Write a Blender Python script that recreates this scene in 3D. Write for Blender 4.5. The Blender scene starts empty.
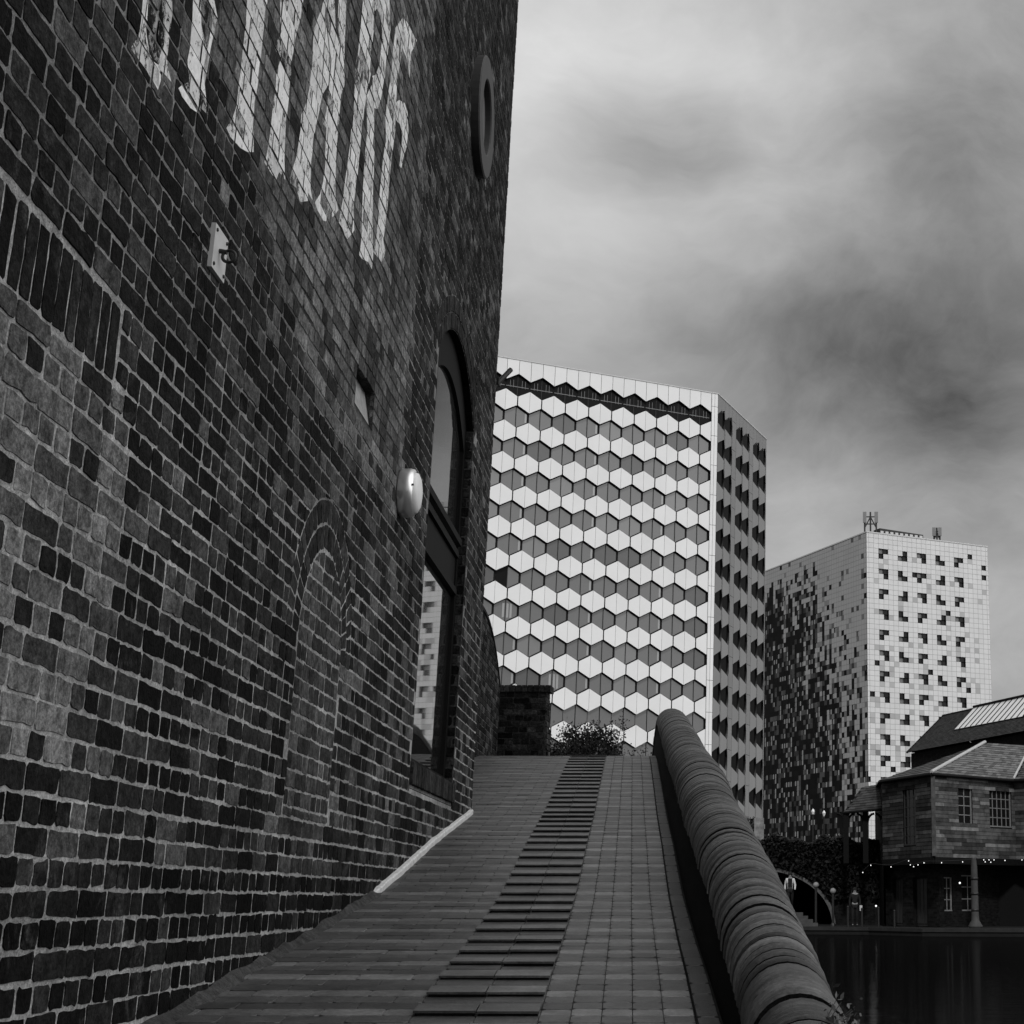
import bpy, math, random
from mathutils import Vector, Matrix
R = random.Random(7)
C = bpy.context.scene.collection
rad = math.radians
# ------------------------------------------------------------------ camera constants (photo calibration)
F, CX, CY, HY = 1585., 820., 455., 900.
TH = math.atan((HY-CY)/F); CT, ST = math.cos(TH), math.sin(TH)
def ray(x, y):
    dx = (x-CX)/F; dy = (CY-y)/F
    return Vector((dx, CT-dy*ST, ST+dy*CT))
def at(x, y, Y):
    r = ray(x, y); return r*(Y/r.y)
def onplane(x, y, P, N):
    r = ray(x, y); return r*(P.dot(N)/r.dot(N))
def proj(p):
    zc = p[1]*CT+p[2]*ST; yc = -p[1]*ST+p[2]*CT
    if zc < .2: return (-9999, -9999)
    return CX+F*p[0]/zc, CY-F*yc/zc

# ------------------------------------------------------------------ node helpers
MATS = {}
def newmat(name):
    m = bpy.data.materials.new(name); m.use_nodes = True
    nt = m.node_tree; b = nt.nodes['Principled BSDF']
    MATS[name] = m; b.inputs['Specular IOR Level'].default_value = .04
    return m, nt, b
def N(nt, t, **kw):
    n = nt.nodes.new(t)
    for k, v in kw.items():
        if k.startswith('i_'):
            n.inputs[k[2:].replace('_', ' ')].default_value = v
        else: setattr(n, k, v)
    return n
def L(nt, a, b): nt.links.new(a, b)
def g3(v): return (v, v, v, 1)
def math_(nt, op, a, b=None, c=None, clamp=False):
    n = nt.nodes.new('ShaderNodeMath'); n.operation = op; n.use_clamp = clamp
    for i, v in enumerate((a, b, c)):
        if v is None: continue
        if isinstance(v, (int, float)): n.inputs[i].default_value = v
        else: L(nt, v, n.inputs[i])
    return n.outputs[0]
def noise(nt, scale, detail=4, rough=.55, vec=None, dist=0):
    n = N(nt, 'ShaderNodeTexNoise', i_Scale=scale, i_Detail=detail, i_Roughness=rough, i_Distortion=dist)
    if vec is None:
        tc = nt.nodes.get('TC') or N(nt, 'ShaderNodeTexCoord', name='TC')
        vec = tc.outputs['Object']
    L(nt, vec, n.inputs['Vector'])
    return n.outputs['Fac']
def maprange(nt, v, a, b, c, d):
    n = N(nt, 'ShaderNodeMapRange'); L(nt, v, n.inputs['Value'])
    for k, x in zip(('From Min', 'From Max', 'To Min', 'To Max'), (a, b, c, d)): n.inputs[k].default_value = x
    return n.outputs[0]
def bump(nt, b, h, strength, dist=.01):
    n = N(nt, 'ShaderNodeBump', i_Strength=strength, i_Distance=dist); L(nt, h, n.inputs['Height']); L(nt, n.outputs[0], b.inputs['Normal'])
def plain(name, v, rough=.6, var=.25, scale=6, spec=.12, metal=0, bmp=0):
    m, nt, b = newmat(name)
    b.inputs['Roughness'].default_value = rough; b.inputs['Metallic'].default_value = metal
    b.inputs['Specular IOR Level'].default_value = spec
    if var:
        c = math_(nt, 'MULTIPLY', maprange(nt, noise(nt, scale, 5, .65), .25, .75, 1-var, 1+var), v)
        L(nt, c, b.inputs['Base Color'])
    else: b.inputs['Base Color'].default_value = g3(v)
    if bmp: bump(nt, b, noise(nt, scale*6, 4), bmp)
    return m
def toned(name, lo=.65, hi=1.35, scale=25, rough=.8, spec=.3, bmp=.35, bscale=120, stain=0, stscale=2.2, bdist=.004, dirt=0):
    """surface whose own colour is stored per piece (attribute 'tone')"""
    m, nt, b = newmat(name)
    at_ = N(nt, 'ShaderNodeAttribute', attribute_name='tone')
    n1 = maprange(nt, noise(nt, scale, 6, .7), .25, .75, lo, hi)
    c = math_(nt, 'MULTIPLY', at_.outputs['Fac'], n1)
    if dirt:
        c = math_(nt, 'MULTIPLY', c, maprange(nt, noise(nt, 1.7, 7, .7, dist=.8), .3, .7, 1-dirt, 1+dirt))
        c = math_(nt, 'MULTIPLY', c, maprange(nt, noise(nt, 75, 3, .8), .3, .7, 1-dirt*.9, 1+dirt*.9))
    if stain:
        s = maprange(nt, noise(nt, stscale, 8, .75, dist=.6), .56, .75, 0, stain)
        s2 = maprange(nt, noise(nt, 90, 5, .8), .4, .75, .2, 1.3)
        c = math_(nt, 'ADD', c, math_(nt, 'MULTIPLY', s, s2))
    L(nt, c, b.inputs['Base Color'])
    b.inputs['Roughness'].default_value = rough; b.inputs['Specular IOR Level'].default_value = spec
    h = math_(nt, 'ADD', noise(nt, bscale, 5, .7), math_(nt, 'MULTIPLY', noise(nt, bscale*.25, 3), 1.6))
    bump(nt, b, h, bmp, bdist)
    return m
M_BRICK = toned('old_brick', .1, 2.3, 24, .85, .06, 1.0, 60, stain=.13, stscale=3.1, bdist=.008, dirt=.55)
M_MORTAR = toned('lime_mortar', .45, 1.5, 18, .95, .05, 1.0, 90, bdist=.008, dirt=.4)
M_PAVER = toned('blue_paver', .6, 1.45, 11, .5, .25, .4, 80, stain=.025, dirt=.35)
M_COPING = toned('coping_brick', .55, 1.5, 26, .5, .3, .6, 50, stain=.07, stscale=9, bdist=.004, dirt=.4)
def ribbed(m):
    # fine weathering lines running round each brick
    nt = m.node_tree; b = nt.nodes['Principled BSDF']; tc = nt.nodes['TC']
    mp = N(nt, 'ShaderNodeMapping'); mp.inputs['Scale'].default_value = (3, 34, 3); L(nt, tc.outputs['Object'], mp.inputs['Vector'])
    n_ = noise(nt, 1.0, 5, .7, mp.outputs[0]); src = b.inputs['Base Color'].links[0].from_socket
    L(nt, math_(nt, 'MULTIPLY', src, maprange(nt, n_, .3, .7, .45, 1.4)), b.inputs['Base Color'])
    bp = N(nt, 'ShaderNodeBump', i_Strength=.8, i_Distance=.004); L(nt, n_, bp.inputs['Height']); L(nt, b.inputs['Normal'].links[0].from_socket, bp.inputs['Normal']); L(nt, bp.outputs[0], b.inputs['Normal'])
ribbed(M_COPING)
M_PANEL = toned('white_panel', .95, 1.05, .25, .5, .12, 0, 1)
M_TILE = toned('facade_tile', .92, 1.08, .3, .45, .04, 0, 1)
M_LEAF = toned('leaf', .7, 1.3, 5, .7, .1, 0, 1)
M_SLATE = toned('slate', .6, 1.45, 3, .7, .1, .2, 20)
M_BOARD = toned('weathered_board', .35, 1.7, 2.5, .85, .05, .3, 20)
M_JOINT = plain('panel_joint', .045, .8, .1, 1)
M_GAP = plain('facade_gap', .012, .9, .1, 1)
M_TILEJ = plain('tile_joint', .2, .8, .1, 1)
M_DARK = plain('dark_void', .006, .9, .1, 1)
M_FRAME = plain('dark_frame', .007, .6, .2, 8, .05)
M_STONE = plain('pale_stone', .34, .8, .35, 14, .3, 0, .5)
M_WHITEKERB = plain('white_kerb', .62, .85, .3, 18, .2, 0, .6)
M_GROUND = plain('ground', .012, .9, .3, 2)
M_METAL = plain('painted_metal', .48, .45, .15, 12, .5)
M_BLACK = plain('black_iron', .012, .5, .2, 10, .4)
M_LAMPBODY = plain('lamp_body', .75, .3, .08, 8, .6, .75)
M_LAMPFACE = plain('lamp_diffuser', .72, .35, .06, 8, .5)
M_SKIN = plain('skin', .25, .6, 0)
M_WHITECLOTH = plain('white_cloth', .5, .85, .15, 6)
M_DARKCLOTH = plain('dark_cloth', .015, .9, .2, 6)
M_COL2 = plain('bollard_head', .2, .6, .2, 8)
M_TRUNK = plain('bark', .05, .9, .3, 9, .2, 0, .5)
M_RING = plain('roundel_ring', .055, .5, .15, 8)
M_DISC = plain('roundel_disc', .16, .35, .1, 3)
M_BOARDPALE = plain('pale_board', .30, .8, .3, 22, .2, 0, .6)
def glassy(name, base, refl, rough=.02, tint=1., wave=.06):
    m, nt, b = newmat(name)
    b.inputs['Base Color'].default_value = g3(base); b.inputs['Roughness'].default_value = .5
    gl = N(nt, 'ShaderNodeBsdfGlossy', i_Roughness=rough); gl.inputs['Color'].default_value = g3(tint)
    fr = N(nt, 'ShaderNodeFresnel', i_IOR=1.5)
    f = maprange(nt, fr.outputs[0], 0, 1, refl, 1)
    mx = N(nt, 'ShaderNodeMixShader'); L(nt, f, mx.inputs[0]); L(nt, b.outputs[0], mx.inputs[1]); L(nt, gl.outputs[0], mx.inputs[2])
    L(nt, mx.outputs[0], nt.nodes['Material Output'].inputs['Surface'])
    # slight waviness of old glass
    bp = N(nt, 'ShaderNodeBump', i_Strength=.06, i_Distance=.01); L(nt, noise(nt, 1.3, 1), bp.inputs['Height'])
    L(nt, bp.outputs[0], gl.inputs['Normal'])
    return m
M_PANE = glassy('window_glass', .004, .12)
M_HEXGLASS = glassy('coated_glass', .085, .08, .08, .8)
M_HEXDARK = glassy('dark_glass', .006, .0, .08, .12)
M_BLIND = glassy('glass_with_blind', .24, .08, .1)
M_HEXGL2 = glassy('coated_glass_lighter', .12, .09, .08, .85)
M_HEXGL3 = glassy('coated_glass_darker', .055, .07, .08, .7)
M_SIDEGL = glassy('side_glass', .006, .0, .08, .06)
M_TWGLASS = glassy('tower_glass', .006, .0, .1, .35)
M_TWGLASS2 = glassy('tower_glass_grey', .14, .02, .1, .5)
def bulbmat():
    m, nt, b = newmat('bulb_glow')
    b.inputs['Base Color'].default_value = g3(.8)
    b.inputs['Emission Color'].default_value = g3(1); b.inputs['Emission Strength'].default_value = 1.0
    return m
M_BULB = bulbmat()
def paintmat():
    m, nt, b = newmat('old_sign_paint')
    at_ = N(nt, 'ShaderNodeAttribute', attribute_name='tone')
    n1 = maprange(nt, noise(nt, 30, 6, .75), .3, .7, .72, 1.15)
    L(nt, math_(nt, 'MULTIPLY', at_.outputs['Fac'], n1), b.inputs['Base Color'])
    b.inputs['Roughness'].default_value = .85
    tr = N(nt, 'ShaderNodeBsdfTransparent')
    a = maprange(nt, math_(nt, 'ADD', noise(nt, 22, 8, .8, dist=.4), math_(nt, 'MULTIPLY', at_.outputs['Fac'], .26)), .57, .64, 0, 1)
    mx = N(nt, 'ShaderNodeMixShader'); L(nt, a, mx.inputs[0]); L(nt, tr.outputs[0], mx.inputs[1]); L(nt, b.outputs[0], mx.inputs[2])
    L(nt, mx.outputs[0], nt.nodes['Material Output'].inputs['Surface'])
    return m
M_PAINT = paintmat()
def uvbrick(name, c1, c2, mortar, w=.225, h=.075, rough=.8):
    m, nt, b = newmat(name)
    tc = N(nt, 'ShaderNodeTexCoord', name='TC')
    br = N(nt, 'ShaderNodeTexBrick'); L(nt, tc.outputs['UV'], br.inputs['Vector'])
    br.inputs['Color1'].default_value = g3(c1); br.inputs['Color2'].default_value = g3(c2); br.inputs['Mortar'].default_value = g3(mortar)
    br.inputs['Scale'].default_value = 1; br.inputs['Brick Width'].default_value = w; br.inputs['Row Height'].default_value = h
    br.inputs['Mortar Size'].default_value = .006; br.inputs['Bias'].default_value = -.2
    c = math_(nt, 'MULTIPLY', br.outputs['Color'], maprange(nt, noise(nt, 7, 6, .7), .25, .75, .5, 1.5))
    L(nt, c, b.inputs['Base Color']); b.inputs['Roughness'].default_value = rough
    bump(nt, b, br.outputs['Fac'], -.4, .01)
    return m
M_UVB = uvbrick('plain_brickwork', .035, .10, .16)
M_UVSHADE = uvbrick('shaded_brickwork', .002, .006, .005)  # parapet brickwork, its shade painted in as a near-black colour
M_UVDARK = uvbrick('dark_brickwork', .005, .014, .014)  # darker brickwork for reveals, rear walls and ground floor
M_UVHOUSE = uvbrick('canalside_brick', .006, .02, .015, .3, .1)
def watermat():
    m, nt, b = newmat('canal_water')
    b.inputs['Base Color'].default_value = g3(.0025); b.inputs['Roughness'].default_value = .6; b.inputs['Specular IOR Level'].default_value = 0
    tc = N(nt, 'ShaderNodeTexCoord', name='TC')
    mp = N(nt, 'ShaderNodeMapping'); mp.inputs['Scale'].default_value = (.5, 1.4, 1); L(nt, tc.outputs['Object'], mp.inputs['Vector'])
    h = math_(nt, 'ADD', noise(nt, 2.2, 4, .6, mp.outputs[0]), math_(nt, 'MULTIPLY', noise(nt, 9, 3, .6, mp.outputs[0]), .35))
    bp = N(nt, 'ShaderNodeBump', i_Strength=.12, i_Distance=.05); L(nt, h, bp.inputs['Height'])
    gl = N(nt, 'ShaderNodeBsdfGlossy', i_Roughness=.05); gl.inputs['Color'].default_value = g3(1); L(nt, bp.outputs[0], gl.inputs['Normal'])
    fr = N(nt, 'ShaderNodeFresnel', i_IOR=1.33)
    mx = N(nt, 'ShaderNodeMixShader'); L(nt, math_(nt, 'MULTIPLY', fr.outputs[0], .30), mx.inputs[0]); L(nt, b.outputs[0], mx.inputs[1]); L(nt, gl.outputs[0], mx.inputs[2])
    L(nt, mx.outputs[0], nt.nodes['Material Output'].inputs['Surface'])
    return m
M_WATER = watermat()

# ------------------------------------------------------------------ mesh helper
class MB:
    def __init__(s): s.v = []; s.f = []; s.m = []; s.t = []; s.mats = []; s.uv = []; s.hasuv = False; s.sm = []
    def mi(s, m):
        if m not in s.mats: s.mats.append(m)
        return s.mats.index(m)
    def face(s, pts, mat, tone=.1, uv=None, smooth=False):
        n = len(s.v); s.v += [tuple(p) for p in pts]; s.f.append(tuple(range(n, n+len(pts)))); s.m.append(s.mi(mat)); s.t += [tone]*len(pts)
        s.uv.append(uv); s.sm.append(smooth)
        if uv: s.hasuv = True
    def grid(s, rows, mat, tone=.1, closed=False, smooth=True):
        """rows: list of equally long point lists joined by shared vertices"""
        n = len(s.v); w = len(rows[0])
        for r in rows: s.v += [tuple(p) for p in r]; s.t += [tone]*w
        k = s.mi(mat)
        for i in range(len(rows)-1):
            for j in range(w if closed else w-1):
                j2 = (j+1) % w
                s.f.append((n+i*w+j, n+i*w+j2, n+(i+1)*w+j2, n+(i+1)*w+j)); s.m.append(k); s.uv.append(None); s.sm.append(smooth)
    def hexa(s, b, t, mat, tone=.1, uvs=False):
        """box from 4 bottom and 4 top points"""
        b = [Vector(p) for p in b]; t = [Vector(p) for p in t]
        fs = [b[::-1], t] + [[b[i], b[(i+1) % 4], t[(i+1) % 4], t[i]] for i in range(4)]
        for k, f in enumerate(fs):
            uv = None
            if uvs:
                l = (f[1]-f[0]).length; h = (f[2]-f[1]).length
                o = f[0].x*.7+f[0].y
                uv = [(o, f[0].z), (o+l, f[0].z), (o+l, f[0].z+h), (o, f[0].z+h)]
            s.face(f, mat, tone, uv)
    def box(s, c, ax, ay, az, mat, tone=.1, uvs=False):
        """centre + three half-extent vectors"""
        c = Vector(c); ax = Vector(ax); ay = Vector(ay); az = Vector(az)
        s.hexa([c-ax-ay-az, c+ax-ay-az, c+ax+ay-az, c-ax+ay-az], [c-ax-ay+az, c+ax-ay+az, c+ax+ay+az, c-ax+ay+az], mat, tone, uvs)
    def bar(s, p, q, r, mat, tone=.1, n=6, r2=None, caps=True):
        p = Vector(p); q = Vector(q); d = (q-p).normalized(); r2 = r if r2 is None else r2
        a = d.cross(Vector((0, 0, 1))) if abs(d.z) < .9 else d.cross(Vector((1, 0, 0)))
        a.normalize(); b = d.cross(a)
        c1 = [p+(a*math.cos(2*math.pi*i/n)+b*math.sin(2*math.pi*i/n))*r for i in range(n)]
        c2 = [q+(a*math.cos(2*math.pi*i/n)+b*math.sin(2*math.pi*i/n))*r2 for i in range(n)]
        s.grid([c1, c2], mat, tone, True)
        if caps: s.face(c1[::-1], mat, tone); s.face(c2, mat, tone)
    def lathe(s, o, axis, prof, mat, tone=.1, n=20, smooth=True):
        o = Vector(o); d = Vector(axis).normalized(); a = d.cross(Vector((0, 0, 1))) if abs(d.z) < .9 else d.cross(Vector((1, 0, 0)))
        a.normalize(); b = d.cross(a)
        s.grid([[o+d*h+(a*math.cos(2*math.pi*i/n)+b*math.sin(2*math.pi*i/n))*r for i in range(n)] for r, h in prof], mat, tone, True, smooth)
    def build(s, name, parent=None):
        me = bpy.data.meshes.new(name); me.from_pydata(s.v, [], s.f); 
        for m in s.mats: me.materials.append(m)
        me.polygons.foreach_set('material_index', s.m); me.polygons.foreach_set('use_smooth', s.sm)
        a = me.attributes.new('tone', 'FLOAT', 'POINT'); a.data.foreach_set('value', s.t)
        if s.hasuv:
            ul = me.uv_layers.new(name='UVMap'); i = 0; buf = []
            for f, uv in zip(s.f, s.uv):
                buf += [c for p in (uv or [(0, 0)]*len(f)) for c in p]
            ul.data.foreach_set('uv', buf)
        me.update()
        o = bpy.data.objects.new(name, me); C.objects.link(o)
        if parent: o.parent = parent; o.matrix_parent_inverse = Matrix.Translation(-Vector(parent.location))
        return o
def tag(o, label=None, cat=None, group=None, kind=None):
    for k, v in (('label', label), ('category', cat), ('group', group), ('kind', kind)):
        if v: o[k] = v
    return o
def empty(name, loc, label, cat, group=None):
    o = bpy.data.objects.new(name, None); C.objects.link(o); o.location = loc; o.empty_display_size = .1
    return tag(o, label, cat, group)

# ------------------------------------------------------------------ 2D polygon helpers
def clip_half(poly, a, b, c):
    """keep a*x+b*y<=c"""
    out = []
    for i in range(len(poly)):
        p = poly[i]; q = poly[(i+1) % len(poly)]
        dp = a*p[0]+b*p[1]-c; dq = a*q[0]+b*q[1]-c
        if dp <= 0: out.append(p)
        if dp*dq < 0:
            t = dp/(dp-dq); out.append((p[0]+(q[0]-p[0])*t, p[1]+(q[1]-p[1])*t))
    return out
def clip_convex(subj, clip):
    for i in range(len(clip)):
        p = clip[i]; q = clip[(i+1) % len(clip)]
        a = q[1]-p[1]; b = -(q[0]-p[0])
        subj = clip_half(subj, a, b, a*p[0]+b*p[1])
        if len(subj) < 3: return []
    return subj
def area(p):
    return .5*sum(p[i][0]*p[(i+1) % len(p)][1]-p[(i+1) % len(p)][0]*p[i][1] for i in range(len(p)))

# ------------------------------------------------------------------ brick laying
def add_brick(mb, frame, poly, tone, rnd=R, jit=.0025, depth=.02, inset=.004, mat=None, d0=None):
    """one brick with worn arrises; returns its front face polygon and plane depth"""
    if len(poly) < 3 or abs(area(poly)) < .0004: return None
    if area(poly) < 0: poly = poly[::-1]
    cx = sum(p[0] for p in poly)/len(poly); cy = sum(p[1] for p in poly)/len(poly)
    ring = []
    n = len(poly); poly = [(x+rnd.gauss(0, .0022), y+rnd.gauss(0, .0022)) for x, y in poly]
    for i in range(n):
        p0 = poly[i-1]; p = poly[i]; p1 = poly[(i+1) % n]
        for q in (p0, p1):
            l = math.hypot(q[0]-p[0], q[1]-p[1]) or 1; k = min(.006*rnd.uniform(.4, 2.2), l*.25)
            ring.append((p[0]+(q[0]-p[0])/l*k, p[1]+(q[1]-p[1])/l*k))
        l = math.hypot(p1[0]-p[0], p1[1]-p[1])
        if l > .04:
            q_ = max(1, int(l/.035))
            for t in range(1, q_+1): ring.append((p[0]+(p1[0]-p[0])*t/(q_+1), p[1]+(p1[1]-p[1])*t/(q_+1)))
    ring = [(x+rnd.gauss(0, jit*.62), y+rnd.gauss(0, jit*.62)) for x, y in ring]
    d = max(-.0008, rnd.gauss(.0004, .0009)) if d0 is None else d0
    def ins(p, k):
        l = math.hypot(p[0]-cx, p[1]-cy) or 1; return (p[0]+(cx-p[0])/l*k, p[1]+(cy-p[1])/l*k)
    mid = [ins(p, inset*.2) for p in ring]; top = [ins(p, inset*.7) for p in ring]
    m = mat or M_BRICK; n0 = len(mb.v); k = len(ring); mi = mb.mi(m)
    for r_, dd in ((ring, d-depth), (mid, d-.005), (top, d)):
        mb.v += [tuple(frame(x, y, dd)) for x, y in r_]
    mb.t += [tone]*(3*k)
    for a in (0, 1):
        for i in range(k):
            j = (i+1) % k
            mb.f.append((n0+a*k+i, n0+a*k+j, n0+(a+1)*k+j, n0+(a+1)*k+i)); mb.m.append(mi); mb.uv.append(None); mb.sm.append(False)
    mb.f.append(tuple(n0+2*k+i for i in range(k))); mb.m.append(mi); mb.uv.append(None); mb.sm.append(False)
    return top, d
def lay(mb, frame, s0, s1, z0, z1, tonefn, clipfn=None, phase=0., zline=.176, gauge=.075, first=None, vis=None, rec=None, parity=0):
    k0 = math.floor((z0-zline)/gauge); k1 = math.ceil((z1-zline)/gauge)
    for k in range(k0, k1):
        za = max(z0, zline+k*gauge); zb = min(z1, zline+(k+1)*gauge)
        if zb-za < .02: continue
        wob = R.uniform(-.0015, .0015)
        hdr = (k+parity) % 2 == 0
        w = .1075 if hdr else .2155
        s = s0-R.uniform(0, .02)-(phase % w)+(.027 if hdr else 0)
        while s < s1:
            ww = w*R.uniform(.94, 1.06)
            if not hdr and R.random() < .10: ww = .1075*R.uniform(.95, 1.1)
            if hdr and R.random() < .05: ww = .2*R.uniform(.9, 1.05)
            a, b = max(s, s0), min(s+ww, s1); s += ww
            if b-a < .025: continue
            if vis:
                x, y = proj(frame((a+b)/2, (za+zb)/2, 0))
                if not vis(x, y): continue
            j = .0045*R.uniform(.7, 1.2)
            poly = [(a+j, za+j+wob), (b-j, za+j+wob), (b-j, zb-j+wob), (a+j, zb-j+wob)]
            if clipfn: poly = clipfn(poly)
            if not poly or len(poly) < 3: continue
            tone = tonefn((a+b)/2, (za+zb)/2)*.86
            r = add_brick(mb, frame, poly, tone)
            if r and rec is not None: rec.append(r)
def darkmix(lo=.010, mid=.035, hi=.085):
    u = R.random()
    if u < .42: return R.uniform(lo*.35, lo*1.1)
    if u < .84: return R.uniform(lo, mid*1.15)
    return R.uniform(mid, hi*1.1)

# ================================================================== LEFT BUILDING
SL = .0953; WX = -1.55
WN = Vector((1, SL, 0)).normalized()
def wf(s, z, d=0): return Vector((WX-SL*s, s, z))+WN*d
WIN = (9.76, 11.72, .81, 3.48, 3.86)   # window opening: s0 s1 sill springing apex
SM = (WIN[0]+WIN[1])/2; HW = (WIN[1]-WIN[0])/2
RISE = WIN[4]-WIN[3]; RAD = (HW*HW+RISE*RISE)/(2*RISE); ZC = WIN[4]-RAD
def archz(s, r=RAD): return ZC+math.sqrt(max(r*r-(s-SM)**2, 0))
NS, NZ, NR = 7.01, 1.07, .44           # blocked round-headed opening
RC = (7.29, 7.76, 2.31, 2.51)          # small recess
SOLD = (1.365, 1.59, 4.16)
def outside_circle(poly, cx, cz, r):
    ds = [math.hypot(p[0]-cx, p[1]-cz) for p in poly]
    if min(ds) >= r: return poly
    if max(ds) <= r: return []
    mx = sum(p[0] for p in poly)/len(poly)-cx; mz = sum(p[1] for p in poly)/len(poly)-cz
    l = math.hypot(mx, mz) or 1; a, b = mx/l, mz/l
    return clip_half(poly, -a, -b, -(a*cx+b*cz+r))
def inside_circle(poly, cx, cz, r):
    ds = [math.hypot(p[0]-cx, p[1]-cz) for p in poly]
    if max(ds) <= r: return poly
    if min(ds) >= r: return []
    mx = sum(p[0] for p in poly)/len(poly)-cx; mz = sum(p[1] for p in poly)/len(poly)-cz
    l = math.hypot(mx, mz) or 1; a, b = mx/l, mz/l
    return clip_half(poly, a, b, a*cx+b*cz+r)
def wallclip(poly):
    # soldier band
    sa = min(p[0] for p in poly); sb = max(p[0] for p in poly); za = min(p[1] for p in poly); zb = max(p[1] for p in poly)
    sc, zc = (sa+sb)/2, (za+zb)/2
    if sc < SOLD[2]+.1 and zb > SOLD[0] and za < SOLD[1]:
        if zc < SOLD[0]: poly = clip_half(poly, 0, 1, SOLD[0]-.003)
        elif zc > SOLD[1]: poly = clip_half(poly, 0, -1, -(SOLD[1]+.003))
        else: poly = clip_half(poly, -1, 0, -(SOLD[2]+.005))
        if len(poly) < 3: return []
    # window
    if sb > WIN[0] and sa < WIN[1] and zb > WIN[2]-.17 and za < 4.2:
        if zc < WIN[3]:
            if zc > WIN[2]-.17 and sc > WIN[0] and sc < WIN[1] and zb < WIN[3]: return []
            poly = clip_half(poly, 1, 0, WIN[0]-.002) if sc < SM else clip_half(poly, -1, 0, -(WIN[1]+.002))
        if len(poly) < 3: return []
    if abs(sc-SM) < HW+.3 and 3.3 < zc < 4.35:
        if sc > WIN[0]-.12 and sc < WIN[1]+.12 and zc > WIN[3]-.06: poly = outside_circle(poly, SM, ZC, RAD+.237)
        if len(poly) < 3: return []
    # blocked arch
    if abs(sc-NS) < .9 and zc < 1.95:
        if zc < .33: return poly
        if zc < NZ+.01:
            if abs(sc-NS) < NR: return []
            poly = clip_half(poly, 1, 0, NS-NR-.004) if sc < NS else clip_half(poly, -1, 0, -(NS+NR+.004))
        else: poly = outside_circle(poly, NS, NZ, NR+.235)
        if len(poly) < 3: return []
    if sb > RC[0] and sa < RC[1] and zb > RC[2] and za < RC[3]:
        if sc > RC[0] and sc < RC[1] and zc > RC[2] and zc < RC[3]: return []
        if zc > RC[3] or zc < RC[2]: return poly
        poly = clip_half(poly, 1, 0, RC[0]) if sc < RC[0] else clip_half(poly, -1, 0, -RC[1])
    return poly
def nz(a, b): return .5+.5*math.sin(a*2.1+math.sin(b*3.3)*1.7+b*.9)*math.sin(b*2.7-a*1.3)
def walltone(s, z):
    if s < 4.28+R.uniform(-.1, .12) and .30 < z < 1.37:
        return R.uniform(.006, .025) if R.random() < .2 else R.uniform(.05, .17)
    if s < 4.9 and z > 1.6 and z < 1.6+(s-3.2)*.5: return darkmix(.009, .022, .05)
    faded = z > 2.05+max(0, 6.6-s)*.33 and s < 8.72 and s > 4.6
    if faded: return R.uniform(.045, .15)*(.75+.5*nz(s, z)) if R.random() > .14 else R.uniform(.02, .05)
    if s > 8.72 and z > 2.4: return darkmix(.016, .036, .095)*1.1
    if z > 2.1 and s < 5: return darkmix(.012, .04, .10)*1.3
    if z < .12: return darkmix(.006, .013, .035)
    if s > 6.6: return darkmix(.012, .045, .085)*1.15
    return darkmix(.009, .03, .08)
def vis(x, y): return -170 < x < 1200 and -230 < y < 1230
bld = empty('brick_warehouse', wf(6, -.4), 'tall dark brick canalside building with an arched window and faded white painted lettering', 'building')
wall = MB(); REC = []
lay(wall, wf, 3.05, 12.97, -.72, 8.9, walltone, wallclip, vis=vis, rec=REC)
# soldier course over the old opening on the left
s = 3.02
while s < SOLD[2]-.03:
    w = .075*R.uniform(.86, 1.12)
    add_brick(wall, wf, [(s+.004, SOLD[0]+.006), (min(s+w, SOLD[2])-.004, SOLD[0]+.006), (min(s+w, SOLD[2])-.004, SOLD[1]-.005), (s+.004, SOLD[1]-.005)], darkmix(.009, .02, .035)); s += w
# rings of voussoirs round a circle arc
def voussoirs(mb, frame, cx, cz, r0, r1, a0, a1, w, tone):
    n = max(3, round((a1-a0)*(r0+r1)/2/w)); 
    for i in range(n):
        t0 = a0+(a1-a0)*i/n+.0035/r1; t1 = a0+(a1-a0)*(i+1)/n-.0035/r1
        P = lambda t, r: (cx+math.cos(t)*r, cz+math.sin(t)*r)
        add_brick(mb, frame, [P(t0, r0), P(t0, r1), P(t1, r1), P(t1, r0)], tone())
voussoirs(wall, wf, NS, NZ, NR+.006, NR+.113, 0, math.pi, .075, lambda: R.uniform(.008, .026))
voussoirs(wall, wf, NS, NZ, NR+.122, NR+.23, 0, math.pi, .075, lambda: R.uniform(.010, .032))
A0 = math.acos(HW/RAD)
voussoirs(wall, wf, SM, ZC, RAD+.004, RAD+.112, A0-.04, math.pi-A0+.04, .075, lambda: R.uniform(.012, .03))
voussoirs(wall, wf, SM, ZC, RAD+.122, RAD+.232, A0-.06, math.pi-A0+.06, .075, lambda: R.uniform(.012, .035))
# blocking of the round-headed opening
def nclip(poly):
    zc = sum(p[1] for p in poly)/len(poly)
    return poly if max(p[1] for p in poly) < NZ else inside_circle(poly, NS, NZ, NR-.006)
lay(wall, wf, NS-NR+.001, NS+NR-.001, .33, NZ+NR, lambda s, z: R.uniform(.018, .075), nclip, zline=.145, phase=.05, rec=None, parity=1)
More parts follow.
